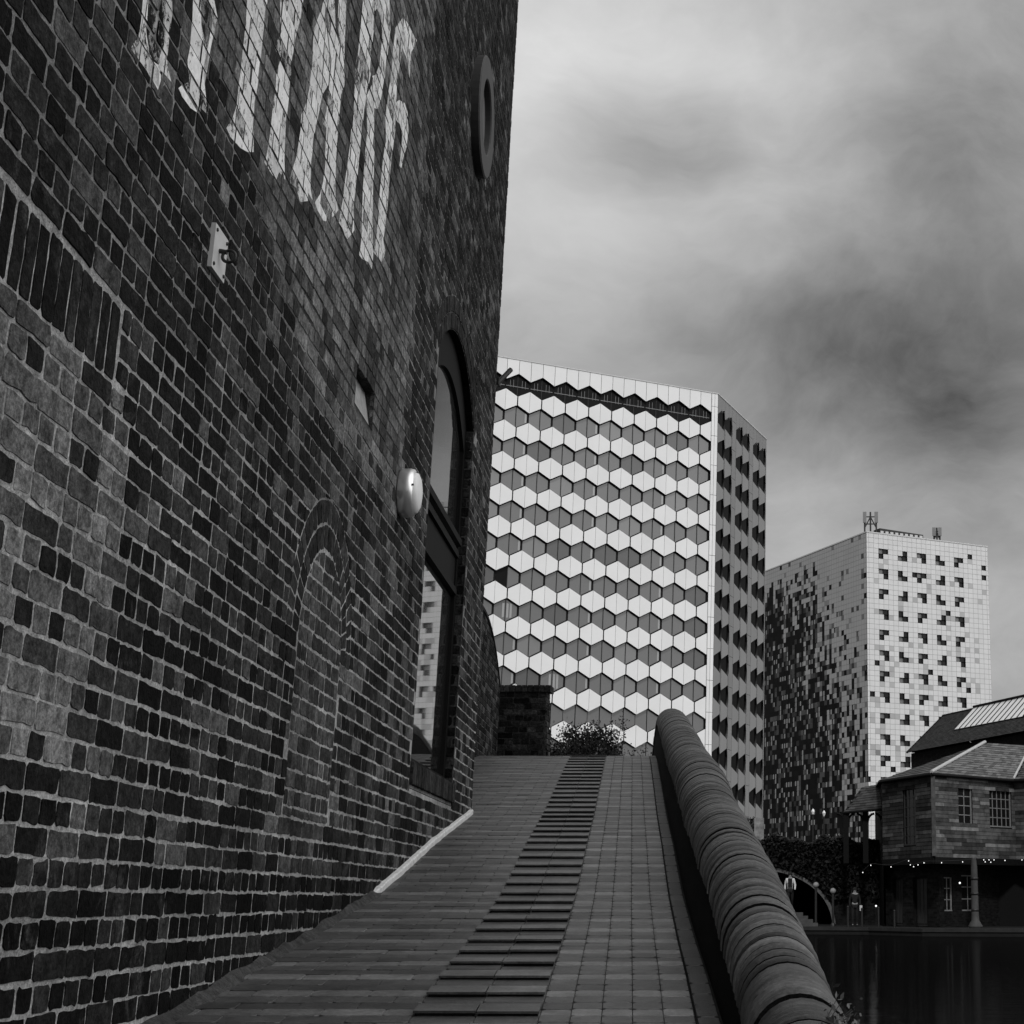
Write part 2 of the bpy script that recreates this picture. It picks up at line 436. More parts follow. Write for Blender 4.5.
# mortar bed
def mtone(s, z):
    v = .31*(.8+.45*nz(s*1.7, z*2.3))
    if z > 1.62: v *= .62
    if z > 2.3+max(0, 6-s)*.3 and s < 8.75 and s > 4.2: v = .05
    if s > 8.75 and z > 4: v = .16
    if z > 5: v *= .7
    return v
SG = sorted({3.0, 12.97, WIN[0], WIN[1], RC[0], RC[1]} | {3+.25*i for i in range(1, 40)})
ZG = sorted({-.75, 8.95, WIN[2]-.16, WIN[2], WIN[3], 3.98, RC[2], RC[3]} | {-.5+.25*i for i in range(0, 38)})
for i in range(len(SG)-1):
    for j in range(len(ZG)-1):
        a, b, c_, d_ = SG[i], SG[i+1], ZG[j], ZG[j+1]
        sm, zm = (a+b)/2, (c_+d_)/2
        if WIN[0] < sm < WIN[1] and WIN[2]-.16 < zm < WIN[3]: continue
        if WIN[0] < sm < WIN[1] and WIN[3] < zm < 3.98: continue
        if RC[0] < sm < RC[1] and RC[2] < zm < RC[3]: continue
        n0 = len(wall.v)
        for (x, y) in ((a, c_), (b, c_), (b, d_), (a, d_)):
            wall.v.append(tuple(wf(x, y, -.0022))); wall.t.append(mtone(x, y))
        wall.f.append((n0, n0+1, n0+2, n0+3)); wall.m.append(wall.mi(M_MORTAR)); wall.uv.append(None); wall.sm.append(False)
K = 24
for i in range(K):
    a = WIN[0]+(WIN[1]-WIN[0])*i/K; b = WIN[0]+(WIN[1]-WIN[0])*(i+1)/K
    wall.face([wf(a, archz(a), -.0065), wf(b, archz(b), -.0065), wf(b, 3.98, -.0065), wf(a, 3.98, -.0065)], M_MORTAR, .1)
    # soffit of the arch
    l0 = a; wall.face([wf(a, archz(a), -.0065), wf(b, archz(b), -.0065), wf(b, archz(b), -.35), wf(a, archz(a), -.35)], M_UVDARK, .02, [(a, 0), (b, 0), (b, .35), (a, .35)])
# jambs (brick returns)
def jf0(x, z, d): return wf(WIN[1]-d, z, -x)
lay(wall, jf0, .004, .34, WIN[2], archz(WIN[1]-.001), lambda s, z: darkmix(.010, .02, .035), zline=.176)
wall.face([wf(WIN[1]+.006, WIN[2]-.16, 0), wf(WIN[1]+.006, WIN[2]-.16, -.36), wf(WIN[1]+.006, 3.6, -.36), wf(WIN[1]+.006, 3.6, 0)], M_MORTAR, .06)
def jf1(x, z, d): return wf(WIN[0]+d, z, -x)
lay(wall, jf1, .004, .34, WIN[2], archz(WIN[0]+.001), lambda s, z: darkmix(.010, .02, .04), zline=.176)
wall.face([wf(WIN[0]-.006, WIN[2]-.16, 0), wf(WIN[0]-.006, WIN[2]-.16, -.36), wf(WIN[0]-.006, 3.6, -.36), wf(WIN[0]-.006, 3.6, 0)], M_MORTAR, .06)
# recess
for q in ([(RC[0], RC[2]), (RC[1], RC[2])], [(RC[1], RC[2]), (RC[1], RC[3])], [(RC[1], RC[3]), (RC[0], RC[3])], [(RC[0], RC[3]), (RC[0], RC[2])]):
    (a, b), (c_, d_) = q
    wall.face([wf(a, b, 0.0), wf(c_, d_, 0.0), wf(c_, d_, -.12), wf(a, b, -.12)], M_MORTAR, .05)
# far end wall, unseen wall extended behind viewpoint to shade ramp, back and top
def uvq(mb, a, b, z0, z1, mat):
    a = Vector(a); b = Vector(b); l = (b-a).length
    mb.face([(a.x, a.y, z0), (b.x, b.y, z0), (b.x, b.y, z1), (a.x, a.y, z1)], mat, .05, [(0, z0), (l, z0), (l, z1), (0, z1)])
H = 13.5
e0 = wf(12.98, 0, -.008); e1 = e0-WN*14; b0 = wf(3.0, 0, -.004); b1 = wf(-32, 0, -.004); b2 = b1-WN*14
uvq(wall, e0, e1, -1.6, H, M_UVB); uvq(wall, b1, b0, -1.6, H, M_UVB); uvq(wall, b2, b1, -1.6, H, M_UVB); uvq(wall, e1, b2, -1.6, H, M_UVB)
uvq(wall, b0, e0, 8.95, H, M_UVB); uvq(wall, b0, e0, -1.6, -.75, M_UVB)
wall.face([(p.x, p.y, H) for p in (e0, e1, b2, b1)], M_SLATE, .08)
# quoin edge bricks at the far corner
def qf(x, z, d): return wf(12.97+d, z, -x)
lay(wall, qf, .0, .45, .3, 8.9, lambda s, z: darkmix(), zline=.176)
wall.build('wall', bld)
# recessed board
rb = MB(); rb.hexa([wf(RC[0], RC[2], -.012), wf(RC[1], RC[2], -.012), wf(RC[1], RC[2], -.11), wf(RC[0], RC[2], -.11)], [wf(RC[0], RC[3], -.05), wf(RC[1], RC[3], -.05), wf(RC[1], RC[3], -.11), wf(RC[0], RC[3], -.11)], M_BOARDPALE)
tag(rb.build('infill_board', bld), 'pale board set back in a small slot in the brick')
# sill: row of dark bullnose bricks under the window
sb = MB()
def sf(x, z, d): return wf(x, z, d)
s = WIN[0]-.02
while s < WIN[1]+.0:
    w = .078
    add_brick(sb, lambda x, z, d: wf(x, z, d+.018), [(s+.003, WIN[2]-.135), (s+w-.003, WIN[2]-.135), (s+w-.003, WIN[2]+.0), (s+.003, WIN[2]+.0)], R.uniform(.012, .03), depth=.04)
    sb.hexa([wf(s+.003, WIN[2]-.03, .01), wf(s+w-.003, WIN[2]-.03, .01), wf(s+w-.003, WIN[2]-.03, -.16), wf(s+.003, WIN[2]-.03, -.16)],
            [wf(s+.003, WIN[2]-.002, .01), wf(s+w-.003, WIN[2]-.002, .01), wf(s+w-.003, WIN[2]+.03, -.16), wf(s+.003, WIN[2]+.03, -.16)], M_BRICK, .02)
    s += w
sb.face([wf(WIN[0], WIN[2]-.155, -.004), wf(WIN[1], WIN[2]-.155, -.004), wf(WIN[1], WIN[2]-.004, -.004), wf(WIN[0], WIN[2]-.004, -.004)], M_MORTAR, .2)
sb.build('window_sill', bld)
# arched window
GD = -.082   # glass plane
w0, w1 = WIN[0]+.0, WIN[1]-.0
fr = MB()
def fbar(s0, s1, z0, z1, d0=-.10, d1=-.058, mat=None, mb=None):
    (mb or fr).hexa([wf(s0, z0, d0), wf(s1, z0, d0), wf(s1, z0, d1), wf(s0, z0, d1)], [wf(s0, z1, d0), wf(s1, z1, d0), wf(s1, z1, d1), wf(s0, z1, d1)], mat or M_FRAME)
fbar(w0, w0+.06, WIN[2], WIN[3]+.02); fbar(w1-.085, w1, WIN[2], WIN[3]+.06)
fbar(w0+.06, w1-.085, WIN[2], WIN[2]+.05)
for i in range(K):
    a = w0+(w1-w0)*i/K; b = w0+(w1-w0)*(i+1)/K
    fr.hexa([wf(a, archz(a)-.26, -.13), wf(b, archz(b)-.26, -.13), wf(b, archz(b)-.26, -.058), wf(a, archz(a)-.26, -.058)],
            [wf(a, archz(a), -.13), wf(b, archz(b), -.13), wf(b, archz(b), -.058), wf(a, archz(a), -.058)], M_FRAME)
win = fr.build('window', bld); tag(win, 'tall arched window with a dark frame reflecting the tiled tower')
tr = MB()
fbar(w0+.06, w1-.085, 2.18, 2.23, -.1, -.045, mb=tr); fbar(w0+.06, w1-.085, 2.23, 2.46, -.1, -.068, mb=tr); fbar(w0+.06, w1-.085, 2.46, 2.51, -.1, -.045, mb=tr); fbar(w0+.06, w1-.085, 2.55, 2.60, -.1, -.03, mb=tr)
fbar(w0+.06, w1-.085, 2.51, 2.55, -.1, -.07, M_METAL, mb=tr)
t_ = tr.build('transom', bld); t_.parent = win
pn = MB()
def pf(a, b, c_, d_): pn.face([wf(a, c_, GD), wf(b, c_, GD), wf(b, d_, GD), wf(a, d_, GD)], M_PANE, .01)
pf(w0+.05, w1-.07, WIN[2]+.04, 2.19)
p1 = pn.build('pane', bld); p1.parent = win; p1.matrix_parent_inverse = win.matrix_parent_inverse.copy()
t_.matrix_parent_inverse = win.matrix_parent_inverse.copy()
for o in (p1, t_): o.matrix_parent_inverse = Matrix()
pn = MB()
pn.face([wf(w0+.05, 2.58, GD), wf(w1-.07, 2.58, GD)]+[wf(w1-.07-(w1-w0-.12)*i/16, archz(w1-.07-(w1-w0-.12)*i/16)-.05, GD) for i in range(17)], M_PANE, .01)
p2 = pn.build('pane', bld); p2.parent = win; p2.matrix_parent_inverse = Matrix()
# roundel
rd = MB(); rc = wf(10.87, 5.71, 0)
rd.lathe(rc, WN, [(.455, -.01), (.46, .055), (.45, .065), (.29, .065), (.282, .055), (.278, .01)], M_RING, .1, 48, False)
rdo = rd.build('roundel_frame', bld)
rp = MB(); rp.lathe(rc, WN, [(.282, .015), (.0005, .015)], M_DISC, .1, 40); q = rp.build('disc', bld); q.parent = rdo; q.matrix_parent_inverse = Matrix()

# lettering traced on the wall: px outlines put back on the wall plane
GL = [
 [[(143,-14),(148,-14),(146,30),(147,38),(150,55),(158,72),(158,88),(149,76),(146,70),(131,50),(131,46),(137,38),(140,20)],
  [(165,-10),(171,-10),(172,15),(170,28),(168,40),(167,65),(171,82),(166,76),(158,68),(160,55),(163,45),(163,25)],
  [(148,58),(160,66),(160,80),(157,90),(148,73)]],
 [[(193,-14),(201,-14),(201,25),(206,48),(207,68),(204,84),(207,115),(200,108),(199,114),(190,108),(182,97),(178,88),(183,84),(188,82),(187,60),(190,45),(192,20)],
  [(205,-14),(211,-14),(217,17),(214,30),(210,50),(207,68),(204,84),(203,66),(208,44),(212,20)]],
 [[(247,-14),(268,-14),(263,30),(260,60),(257,84),(254,103),(253,125),(253,152),(247,152),(240,148),(230,137),(226,128),(231,120),(236,105),(238,85),(241,65),(243,45),(245,25)]],
 [[(279,-14),(303,-14),(302,12),(298,25),(294,42),(293,52),(290,66),(291,72),(288,100),(286,118),(285,140),(284,160),(285,180),(279,172),(276,180),(270,172),(264,162),(266,155),(268,145),(270,130),(272,110),(275,90),(276,72),(281,58),(275,50),(276,42),(281,32),(280,15)]],
 [[(320,12),(326,24),(330,60),(328,85),(322,95),(320,105),(317,120),(315,130),(311,161),(310,188),(312,200),(307.5,192.5),(307.5,201),(300,202),(296,188),(290,183),(289.5,177),(296,157),(300.5,130),(301,115),(306,103),(309,87),(312,65),(313,40),(314,28),(318,17)],
  [(326,-14),(334,-14),(335,30),(341,45),(344,65),(344,85),(341,95),(339,115),(337,146),(335,169),(335,196),(338,210),(332.5,217),(329,214),(328,222),(323,220.6),(317,210),(314.5,202),(320,194),(323,181),(325,158),(326,128),(323,124),(326,112),(327,100),(329,85),(331,60),(327,24),(321,12)],
  [(339,-14),(347,-14),(345,30),(344,60),(341,44),(337,28)]],
 [[(363,-14),(375,-14),(373,28),(371,47),(371,70),(366,95),(364,110),(362,130),(361,140),(358,165),(356,185),(353,210),(354,230),(350,236),(347,239),(345,236),(342,228),(338,222),(342.5,200),(344,185),(347,165),(350,145),(351,130),(353,110),(354,94),(355,67),(358,51),(360,28)],
  [(376,-14),(389,-14),(390,30),(386,67),(381,97),(378,109),(374,108),(372,90),(372,76),(375,75),(379,65),(382,40),(381,20),(376,9),(374,12)],
  [(366,97),(371,85),(374,108),(374,150),(373,180),(372.5,210),(372,240),(373,255),(372,270),(368,262),(362,259),(359,255),(361,240),(362,210),(363,180),(365,150),(367,130)]],
 [[(395,28),(402,18),(404,28),(401,52),(397,81),(396,101),(395,130),(393,145),(390,170),(388,195),(386,220),(383,240),(385,250),(384,256),(381,262),(378,258),(373,252),(376,235),(378,210),(380,185),(383,158),(385.6,140),(385,117),(387,97),(391,75),(393,47)],
  [(404,18),(408,24),(415,38),(417,41),(414,47),(411,52),(409,78),(407,60),(402,48)],
  [(395,103),(399,100),(404,103),(407,112),(408,130),(407,145),(404,155),(401,168),(399,166),(401,150),(402,135),(400,125),(396,120)],
  ],
]
FADED = [[(147,-14),(166,-14),(164,40),(161,66),(149,54)], [(199,-14),(208,-14),(210,30),(206,66),(202,40)]]
GL[0].append(FADED[0]); GL[1].append(FADED[1])
WP = Vector((WX, 0, 0)); 
def towall(x, y):
    p = onplane(x, y, WP, WN); return (p.y, p.z)
boxes = []
for top, d in REC:
    xs = [p[0] for p in top]; ys = [p[1] for p in top]
    if max(ys) > 2.0 and min(xs) < 8.8 and min(xs) > 3.6: boxes.append((min(xs), max(xs), min(ys), max(ys), d))
for gl in GL:
    lm = MB()
    for si, st in enumerate(gl):
        poly = [towall(*p) for p in st]
        if area(poly) < 0: poly = poly[::-1]
        x0 = min(p[0] for p in poly); x1 = max(p[0] for p in poly); y0 = min(p[1] for p in poly); y1 = max(p[1] for p in poly)
        for a, b, c_, d_, dd in boxes:
            if b < x0 or a > x1 or d_ < y0 or c_ > y1: continue
            sub = clip_convex(poly, [(a, c_), (a, d_), (b, d_), (b, c_)][::-1])
            if len(sub) < 3 or abs(area(sub)) < 5e-5: 
                continue
            tn = R.uniform(.6, .82) if R.random() > .15 else R.uniform(.35, .55)
            if st in FADED: tn = R.uniform(.18, .34)
            lm.face([wf(x, y, dd+.0012) for x, y in sub], M_PAINT, tn)
    if lm.f: tag(lm.build('painted_letter', bld), 'worn white paint stroke of the old wall sign')
# bulkhead lamp
lp = empty('bulkhead_lamp', wf(8.70, 2.22, 0), 'round white bulkhead lamp fixed to the brick wall left of the arched window', 'wall lamp')
c0 = wf(8.70, 2.22, 0)
m = MB(); m.lathe(c0, WN, [(.125, .0), (.138, .01), (.140, .06), (.134, .08), (.12, .088)], M_LAMPBODY, .1, 40); m.build('housing', lp)
m = MB(); m.lathe(c0, WN, [(.118, .084), (.112, .10), (.088, .112), (.045, .12), (.0005, .122)], M_LAMPFACE, .1, 40); m.build('diffuser', lp)
for a in (.9, 3.0, 5.1):
    m = MB(); p = c0+WN*.084+(Vector((-SL, 1, 0))*math.cos(a)+Vector((0, 0, 1))*math.sin(a))*.127; m.bar(p, p+WN*.010, .006, M_BLACK, .1, 8); m.build('screw', lp)
# eye plate
ep = empty('eye_plate', wf(4.915, 2.08, 0), 'square pale metal plate with a dark ring bolted to the brick below the lettering', 'wall plate')
m = MB()
def pbox(mb, s0, s1, z0, z1, d0, d1, mat): mb.hexa([wf(s0, z0, d0), wf(s1, z0, d0), wf(s1, z0, d1), wf(s0, z0, d1)], [wf(s0, z1, d0), wf(s1, z1, d0), wf(s1, z1, d1), wf(s0, z1, d1)], mat)
pbox(m, 4.84, 4.992, 2.003, 2.158, -.004, .014, M_METAL); m.build('plate', ep)
for a, b in ((4.857, 2.14), (4.975, 2.14), (4.857, 2.021), (4.975, 2.021)):
    m = MB(); m.lathe(wf(a, b, .014), WN, [(.007, 0), (.006, .004), (.0005, .005)], M_BLACK, .1, 10); m.build('bolt', ep)
m = MB(); m.bar(wf(4.905, 2.085, .01), wf(4.905, 2.08, .04), .008, M_BLACK, .1, 10)
T = Vector((-SL, 1, 0)).normalized(); rcn = wf(4.905, 2.066, .047)
rows = []
for i in range(25):
    a = 2*math.pi*i/24; o = WN*math.cos(a)+Vector((0, 0, 1))*math.sin(a)
    rows.append([rcn+o*(.021+.0055*math.cos(b))+T*.0055*math.sin(b) for b in [2*math.pi*j/8 for j in range(8)]])
m.grid(rows, M_BLACK, .1, True); m.build('ring', ep)
# bracket on the far corner
br = empty('corner_bracket', at(494, 384, 13.3), 'short dark bracket arm sticking out past the far corner of the brick building', 'bracket')
m = MB(); m.bar(at(490, 391, 13.25), at(511, 369.5, 13.4), .022, M_BLACK, .1, 10); m.build('arm', br)
m = MB(); p = at(494, 382, 13.3); m.box(p, (.05, 0, 0), (0, .04, 0), (0, 0, .03), M_BLACK); m.build('mount', br)

# ================================================================== RAMP
PROF = [(-30, -.75), (-2, -.72), (2, -.60), (4, -.465), (5.21, -.37), (6.13, -.266), (7.1, -.173), (8.7, .01), (9.63, .158), (10.78, .35), (12.88, .66), (13.8, .818), (14.87, 1.005), (15.92, 1.183), (16.97, 1.363), (18.0, 1.53), (18.7, 1.615), (19.3, 1.63), (20.5, 1.58), (23, 1.25), (30, .2), (38, -1.1)]
def rz(Y):
    for (a, za), (b, zb) in zip(PROF, PROF[1:]):
        if Y <= b: return za+(zb-za)*(Y-a)/(b-a)
    return PROF[-1][1]
CS = .119
def rp_(c, Y, d=0): return Vector((c-CS*Y, Y, rz(Y)+d))
def wallc(Y): return WX-SL*Y+CS*Y        # c coordinate of the brick wall at Y
W2C = lambda Y: -2.18-SL*Y+CS*Y
rampbase = MB()
ys = [-30, -2, 0, 1, 2, 3]+[3+.5*i for i in range(1, 70)]
rows = []
for Y in ys:
    left = wallc(Y) if Y < 13.05 else W2C(Y)
    rows.append([rp_(left-.05, Y, -.012), rp_(.34, Y, -.012)])
rampbase.grid(rows, M_MORTAR, .012, False, False)
for i, Y in enumerate(ys[:-1]):
    a = rp_(.34, Y, -.012); b = rp_(.34, ys[i+1], -.012)
rampo = tag(rampbase.build('ramp_bed'), kind='structure')
TL, TR_, ER = -.662, -.257, .236
PER = .345
pv = MB()
def paver(c0, c1, y0, y1, tone, mb=pv, lift=0., mat=None):
    g = .0011
    c0 += .0005; c1 -= .0005; y0 += g; y1 -= g
    if c1-c0 < .02 or y1-y0 < .02: return
    k = .0125; k2 = .0015
    out = [(c0+k, y0), (c1-k, y0), (c1, y0+k), (c1, y1-k), (c1-k, y1), (c0+k, y1), (c0, y1-k), (c0, y0+k)]
    h = R.gauss(0, .0012)+lift; n0 = len(mb.v); tx = R.gauss(0, .003)
    cm, ym = (c0+c1)/2, (y0+y1)/2
    inn = [(cm+(a-cm)*(1-k2*2/(c1-c0)), ym+(b-ym)*(1-k2*2/(y1-y0))) for a, b in out]
    mb.v += [tuple(rp_(a, b, h-.016)) for a, b in out]+[tuple(rp_(a, b, h-.003)) for a, b in out]+[tuple(rp_(a, b, h+tx*(b-ym))) for a, b in inn]
    mb.t += [tone]*24; mi = mb.mi(mat or M_PAVER)
    for q in (0, 8):
        for i in range(8):
            j = (i+1) % 8
            mb.f.append((n0+q+i, n0+q+j, n0+q+8+j, n0+q+8+i)); mb.m.append(mi); mb.uv.append(None); mb.sm.append(False)
    mb.f.append(tuple(range(n0+16, n0+24))); mb.m.append(mi); mb.uv.append(None); mb.sm.append(False)
Y = 1.55; r = 0
while Y < 23.0:
    w = PER/3
    light = 1.75 if r % 3 == 0 else (.8 if r % 3 == 1 else .95)
    rowt = .059*light*R.uniform(.88, 1.12)
    left = max(wallc(Y+w/2) if Y < 13.05 else W2C(Y), -3.2)
    c = left-R.uniform(0, .2)
    c = TL-.2*math.ceil((TL-left)/.2)-(.1 if r % 2 else 0)
    while c < TL-.03:
        e = min(c+.2, TL)
        paver(max(c, left), e, Y, Y+w, rowt*R.uniform(.8, 1.2)); c += .2
    for i in range(2):
        if r % 3 != 0 or True: paver(TL+.2025*i, TL+.2025*(i+1), Y, Y+w, rowt*R.uniform(.8, 1.15))
    cw = (ER-TR_)/5
    for i in range(5): paver(TR_+cw*i, TR_+cw*(i+1), Y, Y+w, rowt*R.uniform(.8, 1.2)*1.1)
    Y += w; r += 1
Y = 1.5
while Y < 23:
    l = R.uniform(.2, .24); paver(ER+.006, ER+.075, Y, Y+l, R.uniform(.012, .022), lift=.004); Y += l  # kerb strip coloured darker for the shade beside the parapet
tag(pv.build('brick_paving'), kind='structure')
pvo = bpy.data.objects['brick_paving']; 
# raised treads: wedge bricks with a shadowed nose, two to a row
tm = {}
k = 0; Y = 1.55+PER*2-.02
while Y < 19.6:
    m = MB(); tw = R.uniform(.92, 1.1)
    for i in range(2):
        c0 = TL+.2025*i+.002; c1 = TL+.2025*(i+1)-.002; y0, y1 = Y+R.uniform(-.003, .003), Y+.155
        tn = .08*tw*R.uniform(.85, 1.2)
        P = lambda c, y, d: rp_(c, y, d)
        hi = .019+R.uniform(-.0015, .0015)
        # body set back under the nose, coloured darker to deepen the shade there
        m.hexa([P(c0+.004, y0+.022, -.01), P(c1-.004, y0+.022, -.01), P(c1-.004, y1, -.01), P(c0+.004, y1, -.01)], [P(c0+.004, y0+.022, hi-.009), P(c1-.004, y0+.022, hi-.009), P(c1-.004, y1, .002), P(c0+.004, y1, .002)], M_PAVER, .02)
        m.hexa([P(c0, y0+.003, hi-.010), P(c1, y0+.003, hi-.010), P(c1, y1, .003), P(c0, y1, .003)], [P(c0, y0, hi-.002), P(c1, y0, hi-.002), P(c1, y1, .013), P(c0, y1, .013)], M_PAVER, tn)
    o = m.build('raised_tread', pvo)
    Y += PER
# mortar fillet and white kerb along the foot of the wall
m = MB(); rows = []
for i in range(0, 60):
    Y = 3.2+i*.1
    if Y > 8.95: break
    a = .035+R.uniform(-.01, .01); h = .022+R.uniform(-.008, .008)
    rows.append([wf(Y, rz(Y)+h+.01, -.006), wf(Y, rz(Y)+h, a*.35), wf(Y, rz(Y)+h*.4, a*.8), wf(Y, rz(Y)-.004, a*1.25)])
m.grid(rows, M_MORTAR, .06); tag(m.build('mortar_fillet'), kind='structure')
m = MB(); rows = []
for i in range(0, 42):
    Y = 8.75+i*.1
    if Y > 13.0: break
    a = .030+R.uniform(-.003, .003); h = .034+R.uniform(-.003, .003)
    if i == 0: a *= .3; h *= .4
    rows.append([wf(Y, rz(Y)+h, -.004), wf(Y, rz(Y)+h, a*.8), wf(Y, rz(Y)+h*.8, a), wf(Y, rz(Y)-.005, a*1.02)])
m.grid(rows, M_WHITEKERB, .5, False, False); tag(m.build('white_kerb'), kind='structure')

# ================================================================== PARAPET (right)
def hpar(Y):
    P = [(0, -.1), (2, .05), (3.0, .13), (3.9, .215), (4.8, .335), (6.1, .435), (8, .53), (10.3, .57), (14, .56), (18.5, .545), (30, .55)]
    for (a, za), (b, zb) in zip(P, P[1:]):
        if Y <= b: return za+(zb-za)*(Y-a)/(b-a)
    return .55
def RRf(Y): return .125 if Y < 4.5 else (.17 if Y > 11 else .125+.045*(Y-4.5)/6.5)
def ridge(Y): return rp_(ER+.075+RRf(Y), Y, 0)+Vector((0, 0, hpar(Y)))
par = empty('parapet_wall', rp_(.4, 8), 'curving brick parapet with rounded coping along the right side of the ramp', 'wall')
cp = MB(); Y = 1.2
while Y < 24:
    big = Y < 4.3
    w = R.uniform(.12, .19) if big else R.choice((.068, .072, .036, .07))
    gp = R.uniform(.008, .013) if big else R.choice((.002, .004, .007, .010)); a = Y+gp; b = Y+w-gp
    RR = RRf(Y); rr = RR+R.gauss(0, .002 if big else .0022); tn = R.uniform(.014, .058) if R.random() > .07 else R.uniform(.055, .09)
    dx = R.gauss(0, .0012)
    rows = []
    for (yy, ri) in ((a, rr-.04), (a+.0015, rr-.0035), (a+.007, rr), ((a+b)/2, rr+.0015), (b-.007, rr), (b-.0015, rr-.0035), (b, rr-.04)):
        c0 = ridge(yy); pts = []
        pts.append(c0+Vector((dx-ri, 0, -RR-.015)))
        for i in range(15):
            t = math.pi*(1-i/14); pts.append(c0+Vector((dx+ri*math.cos(t), 0, -RR+ri*math.sin(t))))
        pts.append(c0+Vector((dx+ri, 0, -RR-.015)))
        rows.append(pts)
    cp.grid(rows[1:6], M_COPING, tn); cp.grid(rows[:2], M_MORTAR, .003); cp.grid(rows[5:], M_MORTAR, .003)
    Y += w
# bedding mortar between the coping bricks
rows = []
Y = 1.2
while Y < 24.1:
    c0 = ridge(Y); RR = RRf(Y); ri = RR-.036+R.uniform(-.002, .002)
    rows.append([c0+Vector((ri*math.cos(math.pi*(1-i/14)), 0, -RR+ri*math.sin(math.pi*(1-i/14)))) for i in range(15)]); Y += .1
cp.grid(rows, M_MORTAR, .005)
cp.build('coping', par)
pw = MB(); 
yy = [1.2+.4*i for i in range(58)]
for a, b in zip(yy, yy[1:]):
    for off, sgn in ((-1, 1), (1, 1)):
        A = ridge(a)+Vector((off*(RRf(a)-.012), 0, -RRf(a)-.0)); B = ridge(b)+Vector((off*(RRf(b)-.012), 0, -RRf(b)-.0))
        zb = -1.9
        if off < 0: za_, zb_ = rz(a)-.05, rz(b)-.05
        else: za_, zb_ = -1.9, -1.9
        pw.face([(A.x, A.y, za_), (B.x, B.y, zb_), B, A], M_UVSHADE, .03, [(a, za_), (b, zb_), (b, B.z), (a, A.z)])
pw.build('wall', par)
# projecting stone course on the canal side
lg = MB(); Y = 1.6
while Y < 12:
    w = R.uniform(.3, .42); RR = RRf(Y); A = ridge(Y+.004)+Vector((RR-.03, 0, -RR-.09)); B = ridge(Y+w-.006)+Vector((RRf(Y+w)-.03, 0, -RR-.09))
    o = .055+R.uniform(-.006, .006); v = Vector((o, 0, 0)); h = Vector((0, 0, .05))
    lg.hexa([A-h, A+v-h, B+v-h, B-h], [A+h, A+v+h*.8, B+v+h*.8, B+h], M_STONE); Y += w
lg.build('string_course', par)

# ================================================================== LOW WALL and PIER beyond the building corner
def w2f(s, z, d=0): return Vector((-2.18-SL*s, s, z))+WN*d
def top2(s):
    if s < 18.2: return 3.24
    t = min(1, (s-18.2)/2.4); return 3.24-.64*t**2.3
lw = empty('boundary_wall', w2f(18, 1.6), 'low brick wall with a sweeping curved top beyond the building corner', 'wall')
m = MB()
def c2(poly):
    sc = sum(p[0] for p in poly)/len(poly); s0 = sc-.1; s1 = sc+.1
    a = (top2(s1)-top2(s0))/.2; return clip_half(poly, -a, 1, top2(sc)-a*sc)
lay(m, w2f, 17.2, 20.6, 1.2, 3.4, lambda s, z: darkmix(.014, .035, .075), c2)
ss = [13.0, 15, 17.2]+[17.4+.2*i for i in range(17)]
for a, b in zip(ss, ss[1:]):
    m.face([w2f(a, .3, -.0065), w2f(b, .3, -.0065), w2f(b, top2(b), -.0065), w2f(a, top2(a), -.0065)], M_MORTAR if a > 17 else M_UVB, .15, [(a, .3), (b, .3), (b, top2(b)), (a, top2(a))])
    m.face([w2f(a, top2(a), -.0065), w2f(b, top2(b), -.0065), w2f(b, top2(b), -.33), w2f(a, top2(a), -.33)], M_MORTAR, .02)
    m.face([w2f(b, .3, -.33), w2f(a, .3, -.33), w2f(a, top2(a), -.33), w2f(b, top2(b), -.33)], M_UVB, .15, [(a, .3), (b, .3), (b, top2(b)), (a, top2(a))])
m.build('wall', lw)
m = MB()
for i in range(30):
    a = 18.0+i*.087; b = a+.082
    if b > 20.6: break
    m.hexa([w2f(a, top2(a), .012), w2f(b, top2(b), .012), w2f(b, top2(b), -.35), w2f(a, top2(a), -.35)], [w2f(a, top2(a)+.05, .006), w2f(b, top2(b)+.05, .006), w2f(b, top2(b)+.05, -.35), w2f(a, top2(a)+.05, -.35)], M_BRICK, .015)
m.build('coping', lw)
PY = 20.62; pA = at(496.5, 752, PY); pB = at(544, 752, PY)
pier = empty('brick_pier', (pA.x+.3, PY, 1.5), 'short square brick pier with a dark brick-on-edge cap at the top of the ramp', 'pier')
def pfm(s, z, d=0): return Vector((s, PY-d, z))
PT = 2.60
m = MB()
lay(m, pfm, pA.x-.02, pB.x, 1.3, PT, lambda s, z: darkmix(.010, .022, .04), None, zline=1.325)
def pfr(s, z, d=0): return Vector((pB.x+d+(PT-z)*.05, PY+s, z))
lay(m, pfr, .0, .26, 1.3, PT, lambda s, z: darkmix(.02, .05, .10), None, zline=1.325)
xr = pB.x
m.hexa([(pA.x-.3, PY+.0065, .8), (xr+.055, PY+.0065, .8), (xr+.055, PY+.26, .8), (pA.x-.3, PY+.26, .8)], [(pA.x-.3, PY+.0065, PT), (xr-.004, PY+.0065, PT), (xr-.004, PY+.26, PT), (pA.x-.3, PY+.26, PT)], M_MORTAR, .05)
m.build('shaft', pier)
m = MB(); x = pA.x-.02
while x < pB.x+.02:
    m.hexa([(x, PY-.02, PT), (x+.07, PY-.02, PT), (x+.07, PY+.26, PT), (x, PY+.26, PT)], [(x+.004, PY-.014, PT+.085), (x+.066, PY-.014, PT+.085), (x+.066, PY+.26, PT+.085), (x+.004, PY+.26, PT+.085)], M_BRICK, R.uniform(.012, .03)); x += .076
m.build('cap', pier)

